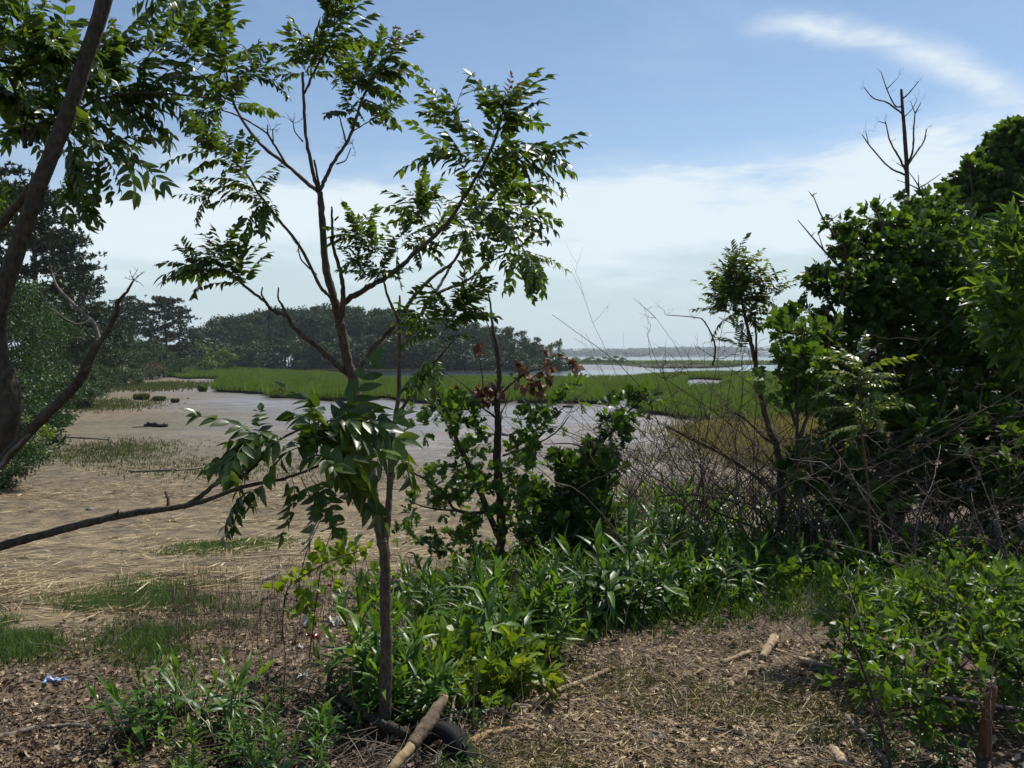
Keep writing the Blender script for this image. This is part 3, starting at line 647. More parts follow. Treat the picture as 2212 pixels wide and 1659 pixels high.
PINP = [pinnate(330 + s, 8, .25, .050, M['ailanthus_pale'], .35 + .1 * s) for s in range(4)]
BIG = [pinnate(340 + s, [5, 6, 5, 6][s], .42, .082, M['ailanthus'], [.5, .7, .6, .85][s]) for s in range(4)]
OT = np.array([0, .10, .26, .36, .52, .62, .80, .88, 1.0]); OP = np.array([.0, .10, .62, .26, 1.0, .46, .92, .50, 0.0])
OT2 = np.array([0, .28, .38, .58, .68, 1.0]); OP2 = np.array([0, .60, .30, 1.0, .70, 0.0])
OT3 = np.array([0, .3, .42, .66, 1.0]); OP3 = np.array([0, .75, .42, 1.0, 0.0])
RT = np.array([0, .2, .5, .8, 1.0]); RP = np.array([0, .75, 1.0, .55, 0.0])
HT = np.array([0, .2, .45, .75, 1.0]); HP = np.array([.3, .85, 1.0, .6, 0.0])
def spray(seed, n, ll, lw, T_, P_, mat, name='leaf_spray', stem=.5, curl=.3, stemmat=False, droop=0.0):
    r = np.random.default_rng(seed); mb = MB(); ts = np.linspace(0, 1, 4); sp = np.column_stack([.06 * r.normal() * ts, ts * stem, .08 * ts - .15 * ts ** 2])
    tube(mb, sp, np.linspace(.016, .006, 4), 3, cap=False)
    s = r.uniform(.3, 1, n); B = np.column_stack([np.interp(s, ts, sp[:, j]) for j in range(3)]); a = np.arange(n) * 2.4 + r.uniform(0, 1)
    D = np.column_stack([np.sin(a) * .95, .25 + .75 * s + .2 * r.normal(size=n), np.cos(a) * .55 + .15 - droop]); D = unit(D)
    Nn = unit(np.array([0, -.1, 1.0]) + .45 * r.normal(size=(n, 3)))
    mb.add(*blades(B, D, Nn, ll * r.uniform(.65, 1.15, n), lw * r.uniform(.8, 1.2, n), P_, T_, r.uniform(0, curl, n), r.uniform(.1, .5, n)))
    return mb, mb.mesh(name, mat)
def spray_set(seed, k, *a, **kw): return [spray(seed + i, *a, **kw) for i in range(k)]
OAK = spray_set(400, 6, 7, .62, .20, OT, OP, M['oak'])
OAKB = spray_set(410, 4, 6, .62, .20, OT, OP, M['oak_bright'])
OAKD = spray_set(420, 4, 6, .60, .22, OT2, OP2, M['oak_dead'], curl=.8, droop=.9)
OAKC = spray_set(435, 5, 7, .58, .20, OT3, OP3, M['oak'])
OAKS = spray_set(430, 5, 8, .55, .19, OT2, OP2, M['oak'])
VINE = spray_set(440, 5, 7, .42, .15, RT, RP, M['vine'], stem=.9)
LIME = spray_set(450, 4, 6, .44, .16, RT, RP, M['lime'], stem=.9)
LANC = spray_set(460, 4, 9, .60, .085, RT, RP, M['vine'], stem=.9)

def put_leaves(t, base, d, n, L, meshes, name='leaf'):
    for b, dd, nn, l in zip(base, d, n, L):
        LEAVES.setdefault(t.name, []).append((float(l) / b[1], meshes[random.randrange(len(meshes))], frame(loc(t, b), dd, nn, float(l))))
LEAVES = {}
def flush(t, limit=290):
    """the largest leaves become parts, what is past the limit one foliage mesh per leaf material"""
    ls = sorted(LEAVES.pop(t.name), key=lambda q: -q[0] * random.uniform(.8, 1.2)); rest = {}
    for k, (_, (mb, me), fm) in enumerate(ls):
        if k < limit: link('leaf', me, t, fm)
        else:
            r = rest.setdefault(me.materials[0].name, (MB(), me.materials[0]))[0]
            for V, T in zip(mb.V, mb.T): r.V.append(xf(fm, V))
            for T in mb.T: r.T.append(T + r.n)
            r.n += mb.n
    for r, m in rest.values():
        o = link('foliage', r.mesh('foliage', m), t); o['kind'] = 'stuff'
DENS, LEN = 1.7, .86
def shoot(t, pts, dd, n, Lpx, meshes, sp=.9, up=.25, along=.35, red=0):
    """pinnate leaves spiralling from a leafy shoot traced in the picture; dd = depth at both ends"""
    n = int(round(n * DENS)); Lpx = Lpx * LEN
    q = catmull([P(x, y, a) for (x, y), a in zip(pts, np.linspace(dd[0], dd[1], len(pts)))], 6)
    ax = unit(np.gradient(q, axis=0))
    s = np.clip(np.linspace(0, 1, n) ** .8 + .06 * rng.normal(size=n), 0, 1) * (len(q) - 1); i = s.astype(int)
    b = q[i]; a = ax[i]; r = rdir(n); r = unit(r - a * (r * a).sum(1, keepdims=True) * .6)
    f = s / (len(q) - 1)
    d = unit(a * (along + .5 * f[:, None]) + r * sp + np.array([0, 0, up])); nn = unit(np.array([0, 0, 1.0]) + .35 * rng.normal(size=(n, 3)))
    L = Lpx * dd[0] / F * rng.uniform(.65, 1.15, n)
    k = max(0, n - red)
    put_leaves(t, b[:k], d[:k], nn[:k], L[:k], meshes)
    if red: put_leaves(t, b[k:], unit(d[k:] + np.array([0, 0, .8])), nn[k:], L[k:] * .6, PINR)
def branch(t, pts, d0, d1, r0, r1, mat='bark', name='branch', sides=8, seg=6, jit=.06, wob=.15):
    ds = np.linspace(d0, d1, len(pts)); q = catmull([P(x, y, a) for (x, y), a in zip(pts, ds)], seg); n = len(q)
    rad = np.linspace(r0, r1, n) * np.linspace(d0, d1, n) / F
    q = q + rng.normal(size=q.shape) * rad[:, None] * wob * np.concatenate([[0], np.ones(n - 1)])[:, None]
    rad = rad * (1 + .10 * np.sin(np.arange(n) * 1.9 + rng.uniform(0, 6)) * (rng.random(n) > .4))
    mb = MB(); tube(mb, q - np.array(t.location), rad, sides, jit)
    o = link(name, mb.mesh(name, M[mat]), t); return q
def twiglets(t, p, d, n, Lpx, mat='cane', name='twig'):
    """fine dead twig spray"""
    mb = MB(); b = P(*p, d) - np.array(t.location)
    for i in range(n):
        dr = unit(rng.normal(size=3) + np.array([0, 0, .7])); L = Lpx * d / F * rng.uniform(.5, 1.1); q = b + np.linspace(0, 1, 5)[:, None] * dr * L + np.cumsum(rng.normal(size=(5, 3)) * L * .05, 0)
        q[0] = b; tube(mb, q, np.linspace(.0014, .0006, 5), 3, cap=False)
        for j in range(3):
            k = rng.integers(1, 4); e = q[k] + unit(dr + rng.normal(size=3) * .9) * L * .35; tube(mb, np.array([q[k], (q[k] + e) / 2 + rng.normal(size=3) * L * .02, e]), [.0008, .0006, .0005], 3, cap=False)
    link(name, mb.mesh(name, M[mat]), t)

# ------------------------------------------------------------------ central sapling
def central_sapling():
    g = G(838, 1572); D = g[1]
    t = thing('sapling_tree', 'slender twin-stemmed sapling with feathery compound leaves standing in the middle', 'tree', tuple(g))
    B = lambda r, pts, d0, d1, a, b, **k: branch(t, Z(r, *pts), d0, d1, a, b, **k)
    branch(t, [(839, 1582)] + Z('B2', (345, 1370), (352, 1000), (345, 700), (345, 500), (338, 330), (325, 285)), D, D, 14, 10.5, name='trunk', sides=12, wob=.05)
    branch(t, Z('B2', (330, 330), (305, 200), (275, 0)) + Z('R5', (255, 1350), (215, 1130), (185, 960), (160, 850), (143, 740)), D, D + .1, 10, 11.5, name='trunk', sides=12, wob=.05)
    branch(t, Z('B2', (340, 340), (358, 180), (370, 0)) + Z('R5', (385, 1200), (402, 1050), (425, 900), (430, 650), (432, 440), (432, 300)), D, D + .15, 8.5, 2.2, name='trunk', sides=10, wob=.08)
    branch(t, Z('Z5', (1595, 960), (1560, 880), (1510, 650), (1470, 450), (1436, 280), (1372, 50)) + Z('R1', (1955, 1600), (1935, 1350), (1918, 1150)), D + .1, D + .05, 12, 6.5, name='trunk', sides=12, wob=.06)
    branch(t, Z('Z5', (1462, 380), (1490, 230), (1490, 0)) + Z('R1', (2035, 1600), (2000, 1480), (1992, 1330), (1990, 1240)), D + .1, D - .1, 6.5, 2.0)
    B('R1', [(2010, 1320), (2030, 1300)], D - .05, D - .1, 2.2, 1.5)
    # right big branch
    branch(t, Z('R5', (92, 345), (200, 275), (330, 200), (420, 140)) + Z('R2', (1000, 1530), (1200, 1350), (1300, 1200), (1420, 1000), (1490, 850), (1540, 700)), D + .1, D - .3, 6.5, 2.6)
    branch(t, Z('R5', (165, 760), (300, 580), (420, 450), (520, 300), (640, 180), (760, 90)) + Z('R2', (1320, 1420),), D + .1, D + .45, 6.5, 2.6)
    branch(t, Z('R5', (430, 620), (530, 480), (600, 330), (650, 270), (700, 190), (740, 120)), D + .15, D + .5, 5, 2.5)
    branch(t, Z('R5', (650, 290), (740, 250), (830, 210), (900, 160)) + Z('R2', (1420, 1600), (1560, 1520)), D + .35, D + .6, 3.4, 1.6)
    branch(t, Z('R5', (425, 440), (380, 350), (345, 250), (330, 150)), D + .12, D - .1, 3.6, 1.8)
    branch(t, Z('R5', (402, 1040), (480, 920), (560, 750), (660, 680), (760, 560)), D + .1, D - .35, 4.5, 1.8)
    B('R2', [(1320, 1160), (1260, 1110)], D - .2, D - .22, 1.8, 1.2)
    # left branches
    branch(t, Z('Z5', (1464, 190), (1350, 100), (1250, 0)) + Z('R1', (1800, 1480), (1650, 1290), (1550, 1160), (1490, 1060), (1400, 960)), D + .1, D - .25, 4.2, 2.0)
    B('R1', [(1900, 1650), (1810, 1560), (1790, 1490)], D, D - .1, 2.0, 1.2)
    branch(t, Z('Z5', (1530, 930), (1400, 820), (1200, 640), (1080, 550), (935, 410), (890, 320), (720, 250), (640, 150), (440, 0)) + Z('R4', (1400, 180), (1300, 110)), D + .1, D - .35, 6.0, 2.0)
    B('Z5', [(885, 320), (830, 190), (793, 130), (796, 10)], D - .1, D - .15, 3.0, 1.4); B('Z5', [(648, 150), (612, 70), (625, 8)], D - .2, D - .22, 2.4, 1.3)
    # top crotch
    B('R1', [(1905, 1145), (1860, 1110), (1720, 990), (1560, 860), (1430, 680), (1385, 560), (1350, 400)], D + .05, D + .35, 4.6, 2.0)
    B('R1', [(1722, 992), (1640, 860), (1590, 790), (1440, 700), (1330, 660)], D + .12, D - .1, 2.8, 1.4)
    B('R1', [(1608, 805), (1605, 750)], D, D, 1.8, 1.2); B('R1', [(1640, 850), (1636, 775)], D, D, 1.6, 1.1)
    B('R1', [(1918, 1150), (1885, 1060), (1840, 850), (1822, 600), (1815, 430)], D + .05, D - .15, 4.6, 2.6)
    B('R1', [(1826, 560), (1900, 400), (1960, 300), (2000, 200), (2010, 60)], D - .1, D - .3, 2.8, 1.3)
    B('R1', [(1915, 1110), (1905, 1060), (1885, 960)], D, D - .1, 2.6, 2.2); B('R1', [(1818, 850), (1770, 790), (1760, 740)], D, D - .1, 1.6, 1.0)
    branch(t, Z('R1', (1922, 1140), (1960, 1050), (2010, 960), (2090, 840), (2140, 700), (2180, 580)) + Z('R2', (750, 500), (830, 390), (890, 290)), D + .05, D + .3, 4.4, 1.7)
    B('R2', [(545, 985), (600, 960), (630, 890)], D + .15, D + .1, 1.7, 1.0); B('R2', [(600, 850), (570, 730), (560, 690)], D + .2, D + .15, 1.9, 1.0); B('R2', [(640, 790), (720, 740), (790, 700)], D + .2, D + .1, 1.3, .8)
    for r, p, n in (('R1', (1760, 740), 5), ('R1', (1625, 780), 4), ('R2', (640, 860), 5), ('R1', (1790, 1490), 4)): twiglets(t, Z(r, p)[0], D, n, 34)
    # leafy shoots
    S = lambda pts, d, n, L, **k: shoot(t, pts, d, n * 1.25, L * 1.0, PIN, **k)
    S([(655, 165), (690, 120), (722, 70), (724, 15)], (D - .2, D - .3), 13, 125, up=.35, sp=.7, red=1)
    S([(700, 130), (700, 115)], (D - .2, D - .2), 4, 90, sp=1.2)
    S([(660, 160), (650, 130)], (D - .15, D - .15), 5, 90, sp=1.1)
    S([(770, 210), (810, 160), (848, 110)], (D + .2, D + .3), 13, 112, red=2, sp=.8)
    S([(740, 190), (800, 150)], (D + .1, D + .1), 7, 105, sp=1.0)
    S([(750, 255), (755, 225)], (D + .15, D + .1), 5, 75, sp=.9); S([(790, 268), (830, 245)], (D + .1, D + .1), 4, 70, sp=.7)
    S([(505, 235), (490, 180), (480, 110), (470, 70)], (D + .3, D + .35), 17, 128, red=2, sp=.9)
    S([(530, 180), (560, 150)], (D + .2, D + .2), 6, 95, sp=.9); S([(490, 235), (440, 240)], (D - .05, D - .1), 6, 85, sp=.7, up=0)
    S([(440, 170), (400, 110)], (D + .1, D), 6, 120, sp=.7)
    S([(560, 430), (530, 390), (490, 345), (455, 325)], (D - .2, D - .25), 16, 105, red=2, sp=.9)
    S([(590, 435), (570, 440)], (D - .2, D - .2), 6, 80, sp=1.0, up=0); S([(480, 420), (440, 425)], (D - .2, D - .2), 4, 70, sp=.5, up=0)
    S([(525, 620), (490, 580), (450, 560)], (D - .35, D - .4), 15, 118, red=1, sp=.9); S([(460, 590), (410, 575)], (D - .35, D - .35), 5, 90, sp=.5)
    S([(1030, 400), (1060, 330), (1080, 260), (1090, 225)], (D - .25, D - .35), 18, 130, red=4, sp=.85)
    S([(1040, 350), (960, 330)], (D - .25, D - .2), 6, 120, sp=.6); S([(1080, 350), (1160, 340)], (D - .25, D - .3), 6, 130, sp=.5, up=0); S([(1000, 300), (960, 240)], (D - .3, D - .3), 5, 110, sp=.6)
    S([(1000, 500), (1050, 450), (1110, 400)], (D + .1, D - .1), 16, 115, sp=1.0); S([(1010, 520), (1080, 500), (1150, 450)], (D + .5, D + .4), 18, 105, sp=1.0)
    S([(960, 540), (920, 480), (900, 440)], (D + .2, D + .1), 12, 105, sp=1.0, red=1); S([(1060, 560), (1120, 540), (1150, 560)], (D + .5, D + .5), 10, 95, sp=.9, up=-.1)
    S([(1130, 540), (1150, 570)], (D + .1, D), 5, 95, sp=.5, up=-.8)
    S([(830, 560), (800, 530), (770, 510)], (D - .05, D - .1), 12, 92, sp=.9, red=1); S([(860, 540), (880, 510), (900, 530)], (D + .2, D + .2), 9, 80, sp=1.0)
    S([(830, 610), (820, 580)], (D - .05, D - .1), 9, 72, sp=1.1); S([(790, 590), (770, 580)], (D - .1, D - .1), 5, 60, sp=.8)
    S([(950, 740), (970, 690), (1000, 650)], (D - .3, D - .4), 15, 105, sp=.9, red=2); S([(930, 720), (900, 690)], (D - .2, D - .2), 8, 100, sp=.9); S([(985, 700), (1030, 640)], (D - .35, D - .4), 6, 90, sp=.6)
    S([(940, 770), (930, 800)], (D - .2, D - .25), 5, 95, sp=.7, up=-.4); S([(770, 870), (790, 890)], (D, D - .1), 3, 60, sp=.9)
    flush(t)
central_sapling()

# ------------------------------------------------------------------ left leaning tree
def left_tree():
    D = 3.05; base = np.array([-2.15, 2.95, 0]); base[2] = float(terr(base[0], base[1]))
    t = thing('leaning_tree', 'leaning dark tree at the left edge with an S-curved trunk and long low branch', 'tree', tuple(base))
    def wpt(px, py, d): return P(px, py, d)
    b0 = base + np.array([0, 0, -.1])
    pts = [b0, base + np.array([.10, .02, .25]), P(-60, 1090, D), P(8, 940, D), P(20, 850, D), P(-4, 770, D), P(-8, 690, D), P(30, 560, D), P(85, 400, D), P(140, 260, D), P(185, 130, D), P(228, -10, D), P(250, -140, D), P(290, -300, D)]
    q = catmull(pts, 6); n = len(q); rad = np.interp(np.linspace(0, 1, n), [0, .15, .35, .6, .85, 1], [34, 27, 20, 16.5, 15.5, 11]) * D / F
    mb = MB(); tube(mb, q - base, rad, 14, .03); link('trunk', mb.mesh('trunk', M['bark_dark']), t)
    # bare forked side stem
    q = catmull([base + np.array([.05, .05, .2]), P(-70, 1080, D - .05), P(0, 1000, D - .1), P(80, 915, D - .15), P(165, 830, D - .2), P(200, 760, D - .25), P(216, 735, D - .25)], 6); n = len(q)
    mb = MB(); tube(mb, q - base, np.linspace(15, 7, n) * D / F, 10, .06); link('branch', mb.mesh('branch', M['bark_dark']), t)
    d = D - .25
    branch(t, [(214, 740)] + Z('R4', (690, 430), (710, 340), (760, 280), (800, 210)), d, d - .15, 6, 2.0, 'bark_dark'); branch(t, Z('R4', (695, 420), (702, 320)), d, d, 4, 3.0, 'bark_dark')
    branch(t, [(216, 737)] + Z('R4', (600, 560), (560, 460), (530, 430), (400, 310), (340, 240), (315, 165)), d, d + .1, 5, 2.2, 'bark_grey'); branch(t, Z('R4', (545, 440), (490, 470), (420, 455), (340, 400), (280, 360)), d, d - .1, 2.8, 1.3, 'bark_grey')
    branch(t, Z('R4', (560, 700), (510, 745)), d + .02, d, 2.2, 1.2, 'bark_grey'); branch(t, Z('R4', (180, 1130), (60, 1240), (0, 1330)), D - .2, D - .2, 3.5, 4, 'bark_grey')
    twiglets(t, Z('R4', (800, 205))[0], d - .15, 6, 36, 'cane'); twiglets(t, Z('R4', (315, 165))[0], d + .1, 4, 34, 'cane_pale')
    # long low branch reaching right with big drooping leaves
    e = D - .35
    pts = [base + np.array([.03, -.1, .10]), P(-90, 1215, e - .05)] + [P(x, y, a) for (x, y), a in zip(Z('B1', (0, 330), (300, 250), (560, 180), (800, 130), (950, 110), (1060, 95)) + Z('R4', (1230, 1530), (1450, 1450), (1700, 1400)), np.linspace(e, e - .25, 9))]
    q = catmull(pts, 6); n = len(q); mb = MB(); tube(mb, q - base, np.interp(np.linspace(0, 1, n), [0, .3, .6, 1], [12, 8.5, 6.5, 3]) * e / F, 10, .07); link('branch', mb.mesh('branch', M['bark_dark']), t)
    branch(t, Z('B1', (1005, 100), (1010, 50), (990, 0)), e - .12, e - .1, 4, 2.2, 'bark_dark'); branch(t, Z('B1', (690, 150), (712, 108)), e - .08, e - .1, 3, 1.2, 'bark_dark')
    branch(t, Z('R4', (1100, 1570), (1220, 1490), (1310, 1420), (1400, 1410), (1520, 1330), (1600, 1230), (1700, 1150), (1850, 1080)), e - .15, e - .2, 5.5, 2.2, 'bark_dark'); branch(t, Z('R4', (1308, 1425), (1330, 1370), (1348, 1310)), e - .17, e - .17, 3.2, 2.0, 'bark_dark')
    branch(t, [(612, 1035), (680, 1010), (760, 980), (810, 960)], e - .25, e - .1, 3.2, 1.8, 'bark_dark')
    S = lambda pts, d, n, L, **k: shoot(t, pts, d, n * .62, L * .86, BIG, **k)
    S([(600, 990), (560, 960), (540, 950)], (e - .22, e - .25), 7, 165, sp=.8, up=0); S([(640, 960), (680, 930), (720, 900)], (e - .2, e - .15), 8, 210, sp=.8, up=.1)
    S([(650, 1010), (700, 970), (750, 930)], (e - .22, e - .12), 10, 205, sp=.85, up=0.05); S([(610, 1030), (670, 1030), (730, 1010)], (e - .25, e - .2), 8, 185, sp=.7, up=-.5)
    S([(650, 965), (590, 935)], (e - .22, e - .22), 6, 170, sp=.7, up=-.2); S([(570, 1050), (540, 1060)], (e - .2, e - .25), 3, 120, sp=.6, up=-.6); S([(800, 930), (850, 940)], (e, e), 4, 165, sp=.6, up=-.1)
    # upper foliage
    u = D + .25
    branch(t, [(110, 330), (75, 390), (40, 440), (-10, 500), (-60, 560)], u - .2, u + .1, 7, 9, 'bark_dark'); branch(t, Z('R1', (180, 870), (230, 760), (330, 690), (470, 600), (600, 540)), u - .1, u + .2, 5, 2, 'bark_dark')
    branch(t, [(55, 320), (40, 220), (10, 150)], u, u, 5, 2, 'bark_dark'); branch(t, [(120, 300), (160, 250), (210, 215), (300, 200), (420, 208), (480, 215)], u - .2, u + .35, 4, 1.6, 'bark_dark')
    S = lambda pts, d, n, L, **k: shoot(t, pts, d, n * 1.0, L, PIN, **k)
    S([(0, 180), (30, 110), (60, 70)], (u, u - .1), 15, 190, sp=.9, up=.1); S([(-40, 120), (20, 60)], (u, u), 8, 180, sp=.8)
    S([(60, 240), (110, 190), (150, 150)], (u + .1, u), 16, 170, sp=1.0, up=.1); S([(30, 300), (60, 260)], (u + .1, u + .1), 12, 150, sp=1.1, up=0); S([(130, 260), (200, 210), (240, 170)], (u + .2, u + .2), 14, 160, sp=.9, up=.15, red=1)
    S([(220, 150), (260, 90)], (u + .2, u + .2), 6, 130, sp=.6, up=.4, red=2); S([(270, 190), (340, 180)], (u + .3, u + .3), 9, 135, sp=.8, up=.1); S([(180, 320), (230, 330)], (u, u), 6, 150, sp=.6, up=-.2)
    S([(200, 240), (300, 230)], (u + .2, u + .2), 8, 120, sp=.7, up=-.1); S([(160, 300), (160, 340)], (u - .1, u - .1), 6, 130, sp=.6, up=-.6); S([(240, 300), (280, 340)], (u, u - .1), 2, 165, sp=.2, up=-.1, along=1.0)
    S([(130, 390), (160, 400)], (u, u), 3, 110, sp=.5, up=-.6); S([(20, 380), (0, 400)], (u + .1, u + .1), 4, 110, sp=.8, up=-.3); S([(400, -25), (340, -10)], (D + .1, D), 3, 130, sp=.4, up=-.5); S([(450, -20), (400, 0)], (D + .1, D), 3, 100, sp=.5, up=-.3)
    S([(-20, 240), (0, 200)], (u + .2, u + .2), 10, 150, sp=1.1, up=0)
    flush(t)
left_tree()

# ------------------------------------------------------------------ saplings on the right
def right_sapling():
    g = G(1692, 1175); D = g[1]
    t = thing('thin_sapling', 'thin bare-stemmed sapling with one round tuft of compound leaves on the right', 'tree', tuple(g))
    branch(t, [(1695, 1190), (1690, 1130)] + Z('R6', (740, 1250), (690, 1130), (650, 980), (620, 820), (590, 650), (560, 520), (530, 380), (500, 230), (470, 100)), D, D, 9, 1.8, 'bark_red', 'trunk', 8)
    branch(t, Z('R6', (700, 1180), (650, 1150), (560, 1060), (430, 970)), D, D - .3, 3.4, 1.2, 'bark_red'); branch(t, Z('R6', (605, 700), (605, 600), (600, 480), (600, 400)), D, D + .1, 3, 1.3, 'bark_red')
    branch(t, Z('R6', (345, 720), (360, 620), (340, 540), (290, 450), (240, 430), (70, 415)), D + .2, D, 2.4, .8, 'cane'); branch(t, Z('R6', (560, 560), (480, 480), (380, 430)), D, D - .2, 1.8, .8, 'bark_red')
    S = lambda pts, d, n, L, **k: shoot(t, pts, d, n, L * 1.05, PINP if rng.random() < .55 else PIN, **k)
    for px, py, n in ((1600, 640, 11), (1570, 590, 11), (1610, 570, 11), (1640, 610, 10), (1540, 630, 10), (1590, 560, 9), (1620, 680, 8), (1560, 670, 9), (1650, 640, 6), (1600, 610, 9), (1575, 640, 9)):
        S([(1590 + (px - 1590) * .3, 700 + (py - 700) * .6), (px, py)], (D + rng.uniform(-.25, .25), D), n, 66, sp=.9, up=.3, red=1)
    S([(1660, 660), (1680, 620)], (D, D), 4, 75, sp=.5); S([(1655, 690), (1690, 680)], (D, D), 3, 62, sp=.6)
    S([(1600, 760), (1590, 740)], (D, D), 4, 60, sp=.8)
    for p, n in (((1438, 680), 3), ((1500, 690), 3)): twiglets(t, p, D, n, 40)
    h = G(1890, 1120); E = 4.9
    t2 = thing('leafy_sprout', 'pale compound-leaved sprout in front of the dark oak', 'plant', tuple(np.array([*P(1880, 1000, E)[:2], 0]) + np.array([0, 0, float(terr(*P(1880, 1000, E)[:2]))])))
    branch(t2, [(1880, 1190), (1875, 1050), (1860, 920), (1855, 800)], E, E, 3, 1.4, 'bark_red', 'stem')
    shoot(t2, [(1858, 850), (1855, 790)], (E, E), 12, 105, PINP, sp=1.1, up=.15, red=1); shoot(t2, [(1865, 930), (1850, 880)], (E, E), 10, 85, PINP, sp=1.1, up=.05)
    g3 = G(1900, 1215); E = g3[1]
    t3 = thing('low_sprout', 'low compound-leaved sprout by the fallen limb below the dark brush', 'plant', tuple(g3))
    branch(t3, [(1900, 1215), (1895, 1150), (1890, 1100)], E, E, 2.5, 1.4, 'bark_red', 'stem'); shoot(t3, [(1895, 1160), (1890, 1095)], (E, E), 14, 105, PINP, sp=1.1, up=.1, red=2)
    for q in (t, t2, t3): flush(q)
right_sapling()

# ------------------------------------------------------------------ leafy masses
AMP = .26
def leafy(t, lumps, sprays, size, nparts=0, name='leaf_spray', out=.8, upb=.35, shell=.55, rest='crown', sub=0):
    """lumps: (px, py, depth, rx_px, ry_px, rz_m, n). The sprays nearest the camera are parts, the rest one crown."""
    A = []
    if sub:
        fine = []
        for px, py, d, rx, ry, rz, n in lumps:
            k = max(2, int(sub * min(1.6, (rx + ry) / 110)))
            for v in rdir(k):
                f = rng.uniform(.55, 1.02); q = rng.uniform(.28, .52)
                fine.append((px + v[0] * rx * f, py - v[2] * ry * f, d + v[1] * rz * f, rx * q, ry * q, rz * q, max(2, int(n / k * rng.uniform(.7, 1.3)))))
        lumps = fine
    for px, py, d, rx, ry, rz, n in lumps:
        c = P(px, py, d); s = rdir(n); q = rng.random(n) ** .5 * (1 - shell) + shell * rng.uniform(.75, 1.05, n)
        q = q * (1 + AMP * wav(s[:, 0] * 2.2 + s[:, 2] * 1.4 + px * .07, s[:, 1] * 2 + s[:, 2] * 2.1 + py * .05, 1.0)) * np.where(rng.random(n) < .10, rng.uniform(1.1, 1.4, n), 1)
        pos = c + s * q[:, None] * np.array([rx * d / F, rz, ry * d / F]); dr = unit(s * out + rng.normal(size=(n, 3)) * .5 + np.array([0, 0, upb])); A.append(np.hstack([pos, dr]))
    A = np.vstack(A); zt = terr(A[:, 0], A[:, 1]) + .04; A[:, 2] = np.maximum(A[:, 2], zt + .1 * rng.random(len(A)))
    dist = A[:, 1] + .4 * rng.normal(size=len(A)); o = np.argsort(dist); A = A[o]; mb = MB(); tl = np.array(t.location)
    for k, a in enumerate(A):
        nn = unit(np.array([0, -.25, 1.0]) + .4 * rng.normal(size=3)); i = random.randrange(len(sprays)); sz = size * rng.uniform(.6, 1.4)
        fm = frame(a[:3] - tl, a[3:], nn, sz)
        if k < nparts: link(name, sprays[i][1], t, fm)
        else:
            src = sprays[i][0]
            for V, T in zip([xf(fm, v) for v in src.V], src.T): mb.V.append(V); 
            for T in src.T: mb.T.append(T + mb.n)
            mb.n += src.n
    if mb.n:
        o = link(rest, mb.mesh(rest, sprays[0][1].materials[0]), t); o['kind'] = 'stuff'

